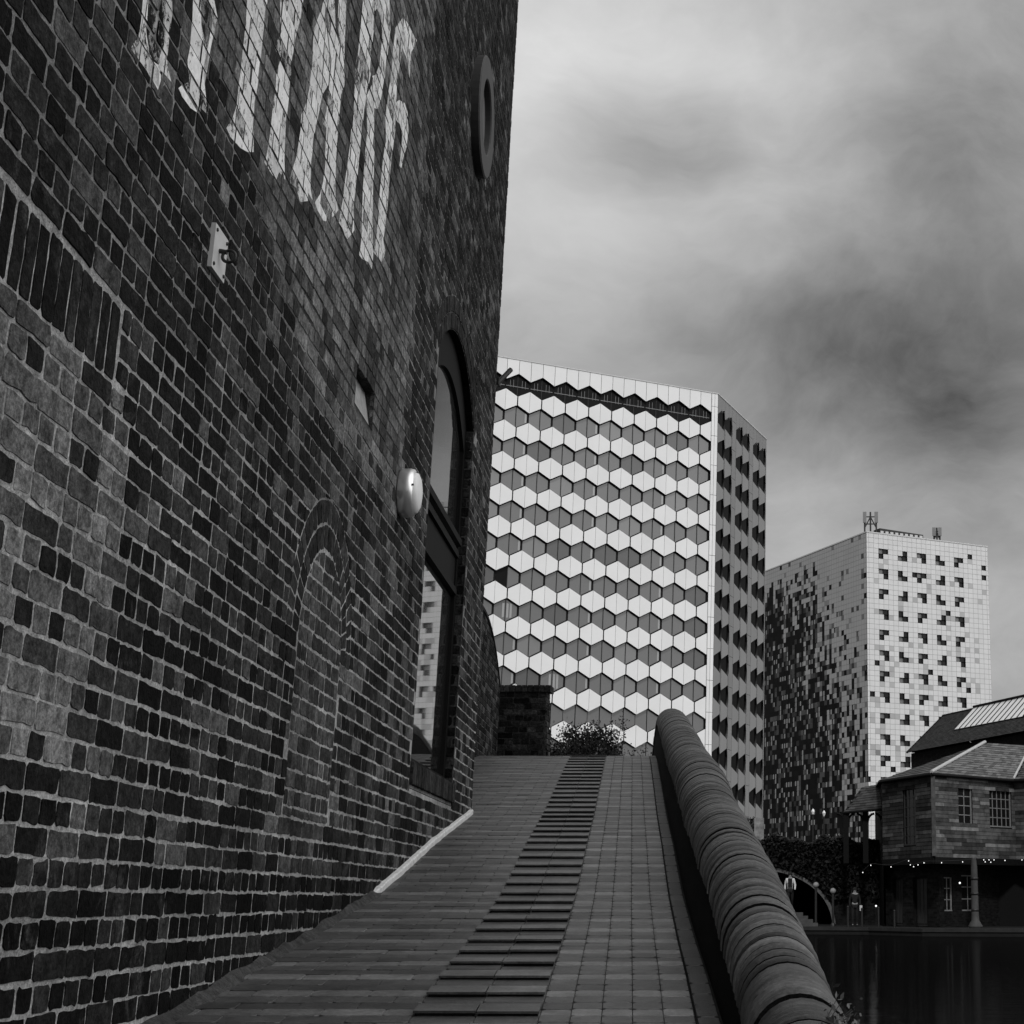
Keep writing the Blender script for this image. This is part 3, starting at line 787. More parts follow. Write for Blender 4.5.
# ================================================================== FOLIAGE helper
def leaves(mb, n, fn, size, tones, flat=.5):
    for _ in range(n):
        p, sc = fn()
        a = Vector((R.gauss(0, 1), R.gauss(0, 1), R.gauss(0, 1))).normalized(); b = a.cross(Vector((R.gauss(0, 1), R.gauss(0, 1), R.gauss(0, 1)))).normalized()
        s = size*sc*R.uniform(.6, 1.4)
        mb.face([p-a*s, p+b*s*flat, p+a*s, p-b*s*flat], M_LEAF, R.uniform(*tones))
# shrubs behind the crest
def shrub(name, x0, x1, ytop, Y, zb, n, size, label, dep=.7, tones=(.008, .035)):
    A = at(x0, ytop, Y); B = at(x1, ytop, Y); H_ = A.z-zb
    e = empty(name, ((A.x+B.x)/2, Y, zb), label, 'shrub')
    st = MB(); tips = []
    for i in range(26):
        bx = R.uniform(A.x+.1, B.x-.1); tx = bx+R.gauss(0, .12); tz = zb+H_*R.uniform(.5, .98); ty = Y+R.uniform(-dep, dep)
        st.bar((bx, Y+R.uniform(-.2, .2), zb-.2), (tx, ty, tz), .012, M_TRUNK, .04, 5, .004); tips.append((tx, ty, tz))
        for q in range(3):
            t = R.uniform(.4, .9); bz = zb+(tz-zb)*t
            p = Vector((bx+(tx-bx)*t, ty, bz)); q2 = p+Vector((R.gauss(0, .15), R.gauss(0, .15), R.uniform(.05, .25)))
            st.bar(p, q2, .006, M_TRUNK, .04, 4, .003); tips.append(tuple(q2))
    st.build('stem', e)
    lf = MB()
    def fn():
        if R.random() < .5:
            t = R.choice(tips); p = Vector(t)+Vector((R.gauss(0, .07), R.gauss(0, .1), R.gauss(-.02, .08)))
        else:
            u = R.random(); bump_ = .62+.2*math.sin(u*9+1)+.12*math.sin(u*23); p = Vector((A.x+(B.x-A.x)*u, Y+R.uniform(-dep, dep), zb+H_*R.uniform(0, bump_)))
        return p, 1
    leaves(lf, n, fn, size, tones); lf.build('foliage', e)
shrub('shrub', 551, 592, 729, 24.2, 1.25, 11000, .022, 'loose leafy shrub beside the brick pier at the top of the ramp')
shrub('shrub', 588, 622, 727, 25.0, 1.2, 13000, .022, 'darker denser shrub at the ramp top nearer the parapet end')
wd_ = at(842, 1016, 3.9); e = empty('weed', wd_, 'small weed growing out of the canal side of the parapet', 'plant')
m = MB()
for i in range(9): m.bar(wd_+Vector((-.06, 0, -.05)), wd_+Vector((R.uniform(-.02, .05), R.uniform(-.03, .03), R.uniform(-.01, .05))), .0015, M_TRUNK, .04, 4, .0008)
m.build('stem', e); lf = MB()
leaves(lf, 110, lambda: (wd_+Vector((R.gauss(.0, .022), R.gauss(0, .03), R.gauss(-.01, .026))), 1), .008, (.04, .12)); lf.build('foliage', e)

# ================================================================== HEXAGON OFFICE BLOCK
PHI = rad(60.074); PHR = rad(14.866)
HN = Vector((math.cos(PHI), -math.sin(PHI), 0)); HD = Vector((math.sin(PHI), math.cos(PHI), 0))
HP0 = at(712, 575, 170.); HP0.z = 0
CU = .33
RN = Vector((math.cos(PHR), -math.sin(PHR), 0)); RD = Vector((math.sin(PHR), math.cos(PHR), 0))
def hf(u, z, d=0): p = HP0+HD*u+HN*d; p.z = z; return p
CR = hf(CU, 0)
def hr(u, z, d=0): p = CR+RD*u+RN*d; p.z = z; return p
ob = empty('office_block', hf(-12, -1.2), 'tall white office block clad in rows of white and grey hexagons', 'building')
PW, RP, VE, HH = 2.65, 3.41, .5, 1.225   # pitch, row pitch, half side edge, half height
TOPZ = 54.9; GLZ = 52.12; WHZ = 50.41
cl = MB()
def prism(mb, frame, poly, d0, d1, mat, tone, corr=None, side=None):
    f = lambda p, d: frame(p[0], p[1], d+(corr(p[0]) if corr else 0))
    if area(poly) < 0: poly = poly[::-1]
    mb.face([f(p, d1) for p in poly], mat, tone)
    for i in range(len(poly)):
        p, q = poly[i], poly[(i+1) % len(poly)]
        mb.face([f(p, d0), f(q, d0), f(q, d1), f(p, d1)], side or mat, tone)
def halfhex(uc, zc, g=.045, mid=.02):
    """left and right halves of a hexagon"""
    h = PW/2-g
    l = [(uc-h, zc-VE+g*.3), (uc-mid, zc-HH+g), (uc-mid, zc+HH-g), (uc-h, zc+VE-g*.3)]
    r = [(2*uc-a, b) for a, b in l][::-1]
    return l, r
UC0 = -24.32+.0; U0 = -40.2
def cutR(poly, u): return clip_half(poly, 1, 0, u)
EDGE = -.43
DP = .34
ncol = list(range(-6, 10))
for kr in range(16):
    zc = WHZ-RP*kr
    for c in ncol:
        uc = UC0+PW*c
        for h_ in halfhex(uc, zc, .062, .012):
            p = cutR(h_, EDGE)
            if len(p) >= 3: prism(cl, hf, p, -DP, 0, M_PANEL, .71*R.uniform(.98, 1.02), side=M_GAP)
# top band with zigzag lower edge
for c in range(-7, 10):
    uc = UC0+PW*c+PW/2       # grey hex centre
    for k2 in (0, 1):
        a = uc-PW/2 if k2 == 0 else uc; b = a+PW/2
        za = GLZ+VE if k2 == 0 else GLZ+HH; zb = GLZ+HH if k2 == 0 else GLZ+VE
        p = cutR([(a+.02, za+.05), (b-.02, zb+.05), (b-.02, TOPZ), (a+.02, TOPZ)], EDGE)
        if len(p) >= 3: prism(cl, hf, p, -DP, 0, M_PANEL, .70*R.uniform(.96, 1.04), side=M_GAP)
# corner strip panels
z = -1.2
while z < TOPZ:
    z2 = min(z+RP/1.0, TOPZ)
    for a, b in ((EDGE+.03, -.06), (-.03, CU)):
        prism(cl, hf, [(a, z+.02), (b, z+.02), (b, z2-.02), (a, z2-.02)], -DP, 0, M_PANEL, .71*R.uniform(.97, 1.03), side=M_GAP)
    z = z2
# backing, roof, other sides
cl.face([hf(U0, -1.3, -DP-.02), hf(CU, -1.3, -DP-.02), hf(CU, TOPZ-.3, -DP-.02), hf(U0, TOPZ-.3, -DP-.02)], M_GAP)
RW = 19.0
cl.face([hf(U0, TOPZ-.25, -.1), hf(CU, TOPZ-.25, -.1), hr(RW, TOPZ-.25, -.1), hr(RW, TOPZ-.25, -30), hf(U0, TOPZ-.25, -30)], M_GAP)
cl.face([hr(RW, -1.3, 0), hr(RW, -1.3, -30), hr(RW, TOPZ, -30), hr(RW, TOPZ, 0)], M_PANEL, .5)
cl.face([hf(U0, -1.3, 0), hf(U0, -1.3, -30), hf(U0, TOPZ, -30), hf(U0, TOPZ, 0)], M_PANEL, .5)
# thin dark coping line
cl.hexa([hf(U0, TOPZ, +.05), hf(CU, TOPZ, +.05), hf(CU, TOPZ, -.3), hf(U0, TOPZ, -.3)], [hf(U0, TOPZ+.12, +.05), hf(CU, TOPZ+.12, +.05), hf(CU, TOPZ+.12, -.3), hf(U0, TOPZ+.12, -.3)], M_METAL)
cl.build('front_cladding', ob)
# right side: corrugated cladding and window pairs, tones darkened to paint in its shade
rc_ = MB(); rw = MB()
groups = [0.1, 6.78, 13.46]
def corr(u):
    for g in groups:
        if g-.001 <= u <= g+2*PW+.001:
            t = ((u-g) % PW)/PW; return .36*(1-abs(2*t-1)) if t > 1e-6 else 0
    return 0
DR = .22
for kr in range(17):
    zg = GLZ-RP*kr; zw = WHZ-RP*kr
    if zg < 1: break
    for gi, g in enumerate(groups):
        # white hexes centred on the outer folds between the glass hexes
        for c in range(3):
            uc = g+PW*c
            for hi, h_ in enumerate(halfhex(uc, zw, .04, .02)):
                if (c == 0 and hi == 0) or (c == 2 and hi == 1): continue
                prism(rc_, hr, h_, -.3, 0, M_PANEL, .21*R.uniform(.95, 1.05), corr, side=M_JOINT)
        for c in range(2):
            uc = g+PW*(c+.5)
            for h_ in halfhex(uc, zg, .03, .04):
                rw.face([hr(a, b, corr(a)-DR) for a, b in h_], M_SIDEGL, .02)
            # reveal sides
            l, r_ = halfhex(uc, zg, .02, 0)
            ring = [l[0], l[1], r_[1] if False else (2*uc-l[0][0], l[0][1]), (2*uc-l[3][0], l[3][1]), l[2], l[3]]
            for i in range(6):
                p, q = ring[i], ring[(i+1) % 6]
                rc_.face([hr(p[0], p[1], corr(p[0])-.02), hr(q[0], q[1], corr(q[0])-.02), hr(q[0], q[1], corr(q[0])-DR), hr(p[0], p[1], corr(p[0])-DR)], M_JOINT, .05)
# flat bays between, top band, bottom band
flat = [(-.0, .1), (groups[0]+2*PW, groups[1]), (groups[1]+2*PW, groups[2]), (groups[2]+2*PW, RW)]
for a, b in flat:
    z = -1.2
    while z < TOPZ-.3:
        z2 = min(z+RP, TOPZ)
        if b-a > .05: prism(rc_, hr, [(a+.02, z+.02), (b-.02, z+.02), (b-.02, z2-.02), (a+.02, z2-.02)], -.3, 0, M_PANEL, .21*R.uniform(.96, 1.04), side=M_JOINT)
        z = z2
for g in groups:
    for c in range(2):
        for k2 in (0, 1):
            a = g+PW*c+(PW/2)*k2; b = a+PW/2
            za = GLZ+(VE if k2 == 0 else HH)+.03; zb = GLZ+(HH if k2 == 0 else VE)+.03
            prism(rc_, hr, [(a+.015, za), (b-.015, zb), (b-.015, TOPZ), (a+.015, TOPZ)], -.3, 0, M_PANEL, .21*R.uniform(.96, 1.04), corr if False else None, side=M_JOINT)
            kk = 15 if True else 16
            zl = WHZ-RP*14
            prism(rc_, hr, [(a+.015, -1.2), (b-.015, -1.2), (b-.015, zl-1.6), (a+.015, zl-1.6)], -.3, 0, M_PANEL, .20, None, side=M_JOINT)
rc_.face([hr(0, -1.3, -.95), hr(RW, -1.3, -.95), hr(RW, TOPZ-.3, -.95), hr(0, TOPZ-.3, -.95)], M_JOINT)
rc_.hexa([hr(0, TOPZ, .05), hr(RW, TOPZ, .05), hr(RW, TOPZ, -.3), hr(0, TOPZ, -.3)], [hr(0, TOPZ+.12, .05), hr(RW, TOPZ+.12, .05), hr(RW, TOPZ+.12, -.3), hr(0, TOPZ+.12, -.3)], M_METAL)
rc_.build('side_cladding', ob)
o = rw.build('side_window', ob); o['kind'] = 'stuff'
# front hexagonal windows: one mesh per look, copied
def hexwin(kind):
    m = MB(); base = {'plain': M_HEXGLASS, 'strip': M_HEXGLASS, 'top': M_HEXDARK, 'blind': M_HEXGLASS, 'dark': M_HEXGLASS, 'lighter': M_HEXGL2, 'darker': M_HEXGL3}[kind]
    for i, h_ in enumerate(halfhex(0, 0, .12, .05)):
        mt = M_HEXDARK if (kind == 'dark' and i == 0) else base
        m.face([Vector((a, 0, b)) for a, b in (h_ if area(h_) > 0 else h_[::-1])], mt, .1)
    m.box((0, -.03, 0), (.03, 0, 0), (0, .03, 0), (0, 0, HH-.05), M_JOINT)
    if kind == 'strip': m.face([(PW/2-.36, -.012, -VE), (PW/2-.16, -.012, -VE+.02), (PW/2-.16, -.012, VE-.02), (PW/2-.36, -.012, VE+.1)], M_BLIND)
    if kind == 'blind':
        for q in (-.35, .1, .45): m.face([(q, -.012, -.75), (q+.22, -.012, -.7), (q+.22, -.012, .7), (q, -.012, .75)], M_BLIND)
    if kind == 'top':
        m.box((0, -.04, -.1), (PW/2-.1, 0, 0), (0, .03, 0), (0, 0, .035), M_TILEJ)
        for q in (-.8, -.45, .5, .85): m.box((q, -.04, .2), (.02, 0, 0), (0, .02, 0), (0, 0, .42), M_TILEJ)
    me = m.build('window'); d = me.data; bpy.data.objects.remove(me); return d
HW_ = {k: hexwin(k) for k in ('plain', 'strip', 'top', 'blind', 'dark', 'lighter', 'darker')}
from itertools import product
cnt = 0
rotm = Matrix.Rotation(math.atan2(HD.y, HD.x), 4, 'Z')
seen = []; rest = MB()
for kr in range(16):
    zc = GLZ-RP*kr
    for c in range(-6, 10):
        uc = UC0+PW*(c+.5)
        if uc > -1: 
            if uc > -.5: continue
        p = hf(uc, zc, -DP+.01); x, y = proj(p)
        kind = 'top' if kr == 0 else ('blind' if (kr, c) in ((7, 0), (9, 2), (8, -1)) else 'dark' if (kr, c) == (6, 0) else 'strip' if c % 3 == 0 else R.choice(('plain', 'plain', 'plain', 'lighter', 'darker')))
        seen.append((not (x > 478 and y < 760 and not (x > 660 and y > 715)), kr, c, p, kind))
seen.sort(key=lambda t: (t[0], t[1]))
for i, (hid, kr, c, p, kind) in enumerate(seen):
    if i < 100:
        o = bpy.data.objects.new('window', HW_[kind]); C.objects.link(o); o.parent = ob
        o.matrix_parent_inverse = Matrix.Translation(-Vector(ob.location)); o.matrix_basis = Matrix.Translation(p)@rotm
    else:
        for h_ in halfhex(0, 0, .03, .05): rest.face([p+HD*a+Vector((0, 0, b)) for a, b in h_], M_HEXGLASS, .1)
if rest.f: o = rest.build('far_window', ob); o['kind'] = 'stuff'

# ================================================================== TILED TOWER
PT_ = math.atan2((3850-CX)/F, 1/CT); PL_ = PT_-math.pi/2
TN = Vector((math.cos(PT_), -math.sin(PT_), 0)); TD = Vector((math.sin(PT_), math.cos(PT_), 0))
LN = Vector((-TD.x, -TD.y, 0)); LD = Vector((math.sin(PL_), math.cos(PL_), 0))
TP = at(866.6, 560, 227.); TP.z = 0
def tf(u, z, d=0): p = TP+TD*u+TN*d; p.z = z; return p
def lf_(u, z, d=0): p = TP+LD*u+LN*d; p.z = z; return p
tw = empty('tiled_tower', tf(10, -1.2), 'pale tiled apartment tower whose square tiles darken towards its lower left side', 'building')
TH_ = 51.95; TWW = 21.4; LW = 36.
ct = MB()
winset = {}
patt = [[(0, 1), (1, 1), (0, 0)], [(1, 1), (1, 0), (0, 0)], [(0, 1), (1, 1), (1, 0)], [(0, 1), (0, 0), (1, 0)]]   # cells that are glass
greyc = [[(0, 1)], [(0, 0)], [(0, 1)], [(0, 0)]]
TU0 = .38; TS = .825; TZ0 = 49.74; TV = .75
colp = [[0, 2], [1, 3], [2, 0], [3, 1], [0, 2]]
special = {(7, 1): None}
def cellface(mb, fr_, a, b, c_, d_, tone, g=.018):
    mb.face([fr_(a+g, c_+g, 0), fr_(b-g, c_+g, 0), fr_(b-g, d_-g, 0), fr_(a+g, d_-g, 0)], M_TILE, tone)
    mb.face([fr_(a, c_, -.02), fr_(b, c_, -.02), fr_(b, d_, -.02), fr_(a, d_, -.02)], M_TILEJ)
def glasscell(mb, fr_, a, b, c_, d_, mat, dep=-.22):
    mb.face([fr_(a, c_, dep), fr_(b, c_, dep), fr_(b, d_, dep), fr_(a, d_, dep)], mat, .02)
    for (p, q) in (((a, c_), (b, c_)), ((b, c_), (b, d_)), ((b, d_), (a, d_)), ((a, d_), (a, c_))):
        mb.face([fr_(p[0], p[1], 0), fr_(q[0], q[1], 0), fr_(q[0], q[1], dep), fr_(p[0], p[1], dep)], M_JOINT, .03)
occupied = {}
wins = []
for ci in range(5):
    for ri in range(16):
        i0 = 2+4*ci; top_ = 4*ri       # tile rows counted down from TZ0
        wins.append((ci, ri, i0, top_))
        for di in (0, 1):
            for dj in (0, 1): occupied[(i0+di, top_+dj)] = 1
blacks = {(20, 0-2+1), (1, 19), (11, 20), (15, 22), (0, 27), (20, 33), (9, 38), (2, 41), (24, 14), (8, 5), (16, 12)}
blacks = {(21, -1), (9, 4), (16, 11), (1, 22), (12, 23), (20, 26), (24, 30), (25, 30), (0, 28), (2, 41), (1, 46), (3, 47), (24, 1), (24, 3), (10, 41), (11, 41)}
nrow = 72
greys = set()
RT = random.Random(11)
for _ in range(100):
    i = RT.randint(0, 24); j = RT.randint(0, 48); greys.add((i, j))
for _ in range(120): greys.add((RT.randint(0, 22), RT.randint(18, 60)))
for i in range(-1, 27):
    a = TU0+TS*i; b = a+TS; a = max(a, 0); b = min(b, TWW)
    if b-a < .05: continue
    for j in range(-4, nrow):
        d_ = TZ0-TV*j; c_ = d_-TV; d_ = min(d_, TH_)
        if d_-c_ < .05 or c_ < -1.5: continue
        if (i, j) in occupied: continue
        if (i, j) in blacks or (j > 40 and RT.random() < .04): glasscell(ct, tf, a, b, c_, d_, M_TWGLASS); continue
        t = .60*RT.uniform(.97, 1.02)
        if (i, j) in greys: t = .40*RT.uniform(.9, 1.1)
        if j > 36 and RT.random() < .10: t = .28*RT.uniform(.7, 1.2)
        cellface(ct, tf, a, b, c_, d_, t)
def dens(u, z):
    x = u/30.; y = (44-z)/44.
    v = .80*x+.92*y-.13+.5*x*y
    if z > 48: v -= .35
    return max(.03, min(.97, v))
RL = random.Random(5)
nl = int(LW/.75)
for i in range(nl):
    a = .1+.75*i; b = a+.75
    prev = 0
    for j in range(-4, nrow):
        d_ = TZ0-.0-TV*j; c_ = d_-TV; d_ = min(d_, TH_)
        if d_-c_ < .05 or c_ < -1.5: continue
        z = (c_+d_)/2; p = dens(a, z)
        colw = 1.25 if (i % 5) in (1, 2) and i > 8 else .8
        pp = p*colw*(1.5 if prev else .75)
        u_ = RL.random()
        if a > 14 and z > 36 and (i % 4) in (0, 1) and (j % 4) in (0, 1): pp = max(pp, .75)
        if z > 50: pp *= .2
        if u_ < pp:
            prev = 1
            if RL.random() < .2: cellface(ct, lf_, a, b, c_, d_, RL.uniform(.03, .10))
            elif RL.random() < .75: cellface(ct, lf_, a, b, c_, d_, RL.uniform(.002, .007), -.004)
            else: glasscell(ct, lf_, a, b, c_, d_, M_TWGLASS, -.10)
        else:
            prev = 0
            t = .38
            if RL.random() < .04+p*.7: t = RL.uniform(.04, .26)
            cellface(ct, lf_, a, b, c_, d_, t)
ct.face([tf(0, -1.5, -.4), tf(TWW, -1.5, -.4), tf(TWW, TH_, -.4), tf(0, TH_, -.4)], M_DARK)
ct.face([lf_(0, -1.5, -.4), lf_(LW, -1.5, -.4), lf_(LW, TH_, -.4), lf_(0, TH_, -.4)], M_DARK)
# the backing must not show through the glass recesses: cells are deeper, so add side and rear walls only
ct.face([tf(TWW, -1.5, 0), tf(TWW, -1.5, -LW), tf(TWW, TH_, -LW), tf(TWW, TH_, 0)], M_TILE, .5)
ct.face([lf_(LW, -1.5, 0), lf_(LW, -1.5, -TWW), lf_(LW, TH_, -TWW), lf_(LW, TH_, 0)], M_TILE, .5)
ct.face([lf_(0, TH_-.02, 0), lf_(LW, TH_-.02, 0), lf_(LW, TH_-.02, -TWW), lf_(0, TH_-.02, -TWW)], M_JOINT)
# roof edge cap and plant rail
for fr_, l in ((tf, TWW), (lf_, LW)):
    ct.hexa([fr_(0, TH_, .06), fr_(l, TH_, .06), fr_(l, TH_, -.3), fr_(0, TH_, -.3)], [fr_(0, TH_+.18, .06), fr_(l, TH_+.18, .06), fr_(l, TH_+.18, -.3), fr_(0, TH_+.18, -.3)], M_METAL)
# drop backing where glass cells sit: remove the two backing quads and re-add behind
ct.build('tile_cladding', tw)
# shift backing: rebuilt separately so that glass cells stay visible
def towerwin(v):
    m = MB(); F2 = lambda u, z, d=0: Vector((u, -d, z))
    for di, dj in ((0, 0), (1, 0), (0, 1), (1, 1)):
        a, b = di*TS, (di+1)*TS; c_, d_ = -TV*2+dj*TV, -TV+dj*TV
        if (di, dj) in patt[v]:
            glasscell(m, F2, a+.01, b-.01, c_+.01, d_-.01, M_TWGLASS2 if (di, dj) in greyc[v] else M_TWGLASS)
        else: cellface(m, F2, a, b, c_, d_, .57)
    # a light transom bar
    me = m.build('window'); d = me.data; bpy.data.objects.remove(me); return d
TWM = [towerwin(v) for v in range(4)]
rt = Matrix.Rotation(math.atan2(TD.y, TD.x), 4, 'Z')
for ci, ri, i0, j0 in wins:
    o = bpy.data.objects.new('window', TWM[colp[ci][ri % 2]]); C.objects.link(o); o.parent = tw
    o.matrix_parent_inverse = Matrix.Translation(-Vector(tw.location)); o.matrix_basis = Matrix.Translation(tf(TU0+TS*i0, TZ0-TV*j0, 0))@rt
# rooftop things
def antenna(name, x, y, wpx, hpx, Y, label, n=3):
    b = at(x, y, Y); s = Y/1600.
    e = empty(name, b, label, 'antenna', None); w = wpx*s; h = hpx*s
    m = MB()
    for i in range(n):
        px = b.x-w/2+w*i/(n-1); m.bar((px, b.y, b.z-1), (px, b.y, b.z+h), .14, M_JOINT, .1, 6)
    m.build('mast', e)
    m = MB()
    for t in (.25, .7): m.bar((b.x-w/2, b.y, b.z+h*t), (b.x+w/2, b.y, b.z+h*t), .09, M_JOINT, .1, 6)
    m.bar((b.x-w/2, b.y, b.z), (b.x, b.y, b.z+h*.7), .09, M_JOINT, .1, 6); m.bar((b.x+w/2, b.y, b.z), (b.x, b.y, b.z+h*.7), .09, M_JOINT, .1, 6)
    m.build('brace', e)
    for i in (0, n-1):
        m = MB(); px = b.x-w/2+w*i/(n-1); m.box((px, b.y-.2, b.z+h*.65), (.26, 0, 0), (0, .1, 0), (0, 0, h*.34), M_TILEJ); m.build('panel_aerial', e)
antenna('roof_antenna', 870.5, 528, 12, 17, 229, 'tall phone mast on the tower roof above its near corner')
antenna('roof_antenna', 937, 540, 6, 13, 236, 'smaller phone mast halfway along the tower roof edge')
e = empty('roof_plant', tf(6, TH_+.2, -2), 'low dark plant enclosure on the tower roof between the two masts', 'roof plant')
m = MB(); m.hexa([tf(3, TH_+.15, -1.2), tf(10.6, TH_+.15, -1.2), tf(10.6, TH_+.15, -3), tf(3, TH_+.15, -3)], [tf(3, TH_+1.2, -1.2), tf(10.6, TH_+1.0, -1.2), tf(10.6, TH_+1.0, -3), tf(3, TH_+1.2, -3)], M_JOINT)
m.build('housing', e)
m = MB()
for i in range(9): m.hexa([tf(3.1+i*.85, TH_+.2, -1.1), tf(3.6+i*.85, TH_+.2, -1.1), tf(3.6+i*.85, TH_+.2, -1.19), tf(3.1+i*.85, TH_+.2, -1.19)], [tf(3.1+i*.85, TH_+.8, -1.1), tf(3.6+i*.85, TH_+.8, -1.1), tf(3.6+i*.85, TH_+.8, -1.19), tf(3.1+i*.85, TH_+.8, -1.19)], M_METAL)
m.build('louvre', e)

# ================================================================== CANALSIDE HOUSE
GZ = -1.18; WZ = -1.5
def P3(x, Y, z): return Vector((x, Y, z))
hs = empty('canal_house', (5, 73, GZ), 'old canalside house with a boarded upper storey, hipped slate roof and one round column', 'house')
cA = Vector((2.98, 76.8, 0)); cB = Vector((5.03, 72.0, 0)); cC = Vector((9.15, 76.2, 0)); cD = Vector((14.5, 72.5, 0))
EZ, BZ = 5.5, 1.82
def facade(mb, A, B, z0, z1, mat, tone=.1, holes=(), dep=.18):
    """vertical wall from A to B with rectangular holes (u0,u1,z0,z1)"""
    d = (B-A); l = d.length; d.normalize(); n = Vector((d.y, -d.x, 0))
    us = sorted({0, l} | {h for q in holes for h in q[:2]}); zs = sorted({z0, z1} | {h for q in holes for h in q[2:]})
    W = lambda u, z, dd=0: Vector((A.x+d.x*u+n.x*dd, A.y+d.y*u+n.y*dd, z))
    for a, b in zip(us, us[1:]):
        for c_, e_ in zip(zs, zs[1:]):
            um, zm = (a+b)/2, (c_+e_)/2
            if any(q[0] < um < q[1] and q[2] < zm < q[3] for q in holes): continue
            mb.face([W(a, c_), W(b, c_), W(b, e_), W(a, e_)], mat, tone, [(a, c_), (b, c_), (b, e_), (a, e_)])
    for q in holes:
        for (p, r_) in (((q[0], q[2]), (q[1], q[2])), ((q[1], q[2]), (q[1], q[3])), ((q[1], q[3]), (q[0], q[3])), ((q[0], q[3]), (q[0], q[2]))):
            mb.face([W(*p), W(*r_), W(r_[0], r_[1], -dep), W(p[0], p[1], -dep)], M_UVDARK, .02, [(0, 0), (1, 0), (1, dep), (0, dep)])
    return W
def boards(mb, W, l, z0, z1, holes, h=.17, bk_=1.):
    z = z0
    while z < z1-.03:
        z2 = min(z+h, z1); u = -R.uniform(0, 1.5); zm = (z+z2)/2
        while u < l:
            w = R.uniform(.7, 2.2); a, b = max(u, 0), min(u+w, l); u += w
            if b-a < .05: continue
            segs = [(a, b)]
            for q in holes:
                if q[2] < zm < q[3]:
                    ns = []
                    for s0, s1 in segs:
                        if s1 <= q[0] or s0 >= q[1]: ns.append((s0, s1))
                        else:
                            if s0 < q[0]: ns.append((s0, q[0]))
                            if s1 > q[1]: ns.append((q[1], s1))
                    segs = ns
            t = (R.uniform(.02, .08) if R.random() > .15 else R.uniform(.08, .15))*bk_
            for s0, s1 in segs:
                if s1-s0 < .04: continue
                mb.hexa([W(s0, z+.006, .005), W(s1-.008, z+.006, .005), W(s1-.008, z+.006, .035), W(s0, z+.006, .035)], [W(s0, z2, .005), W(s1-.008, z2, .005), W(s1-.008, z2, .02), W(s0, z2, .02)], M_BOARD, t)
        z = z2
def sash(parent, W, u0, u1, z0, z1, nx, nz_, dep=-.1, label=None, fm=None):
    m = MB(); fm = fm or M_FRAMEP
    def bx(a, b, c_, d_, d0=dep, d1=dep+.06, mat=fm): m.hexa([W(a, c_, d0), W(b, c_, d0), W(b, c_, d1), W(a, c_, d1)], [W(a, d_, d0), W(b, d_, d0), W(b, d_, d1), W(a, d_, d1)], mat)
    t = .055
    bx(u0, u0+t, z0, z1); bx(u1-t, u1, z0, z1); bx(u0, u1, z0-.03, z0+t, dep, dep+.09); bx(u0, u1, z1-t, z1)
    for i in range(1, nx): u = u0+(u1-u0)*i/nx; bx(u-.018, u+.018, z0, z1, dep, dep+.035)
    for i in range(1, nz_): z = z0+(z1-z0)*i/nz_; bx(u0, u1, z-.018, z+.018, dep, dep+.035)
    f = m.build('window', parent)
    if label: f['label'] = label
    m = MB(); m.face([W(u0, z0, dep+.01), W(u1, z0, dep+.01), W(u1, z1, dep+.01), W(u0, z1, dep+.01)], M_TWGLASS)
    p = m.build('pane', parent); p.parent = f; p.matrix_parent_inverse = Matrix()
    return f
M_COL = plain('column_paint', .05, .7, .25, 3)
M_FRAMEP = plain('window_frame_paint', .16, .6, .2, 6)
M_FRAMED = plain('window_frame_dark', .03, .6, .2, 6)
up = MB()
lA = (cB-cA).length; lB = (cC-cB).length
def pxu(A, B, x):
    d = (B-A).normalized(); n = Vector((d.y, -d.x, 0)); q = onplane(x, 800, A, n); return (q-Vector((A.x, A.y, q.z))).dot(d)
hA = [(pxu(cA, cB, 903), pxu(cA, cB, 916), 2.4, 4.95)]
hB = [(pxu(cB, cC, 958), pxu(cB, cC, 972), 3.3, 4.95), (pxu(cB, cC, 989), pxu(cB, cC, 1011), 3.25, 4.95)]
WA = facade(up, cA, cB, BZ, EZ-.1, M_UVDARK, .05, hA); WB = facade(up, cB, cC, BZ, EZ-.1, M_UVDARK, .05, hB)
boards(up, WA, lA, BZ, EZ-.1, hA, .17, .55); boards(up, WB, lB, BZ, EZ-.1, hB)
WC = facade(up, cC, cD, BZ, EZ-.1, M_UVDARK, .05)
boards(up, WC, (cD-cC).length, BZ, EZ-.1, [])
# corner post and bressumer beam
up.box((cB.x, cB.y-.05, (BZ+EZ)/2), (.09, 0, 0), (0, .09, 0), (0, 0, (EZ-BZ)/2-.05), M_BOARD, .06)
for A, B in ((cA, cB), (cB, cC), (cC, cD)):
    d = (B-A).normalized(); n = Vector((d.y, -d.x, 0))
    up.hexa([A+n*.06+Vector((0, 0, BZ-.28)), B+n*.06+Vector((0, 0, BZ-.28)), B-n*.2+Vector((0, 0, BZ-.28)), A-n*.2+Vector((0, 0, BZ-.28))], [A+n*.06+Vector((0, 0, BZ)), B+n*.06+Vector((0, 0, BZ)), B-n*.2+Vector((0, 0, BZ)), A-n*.2+Vector((0, 0, BZ))], M_FRAME)
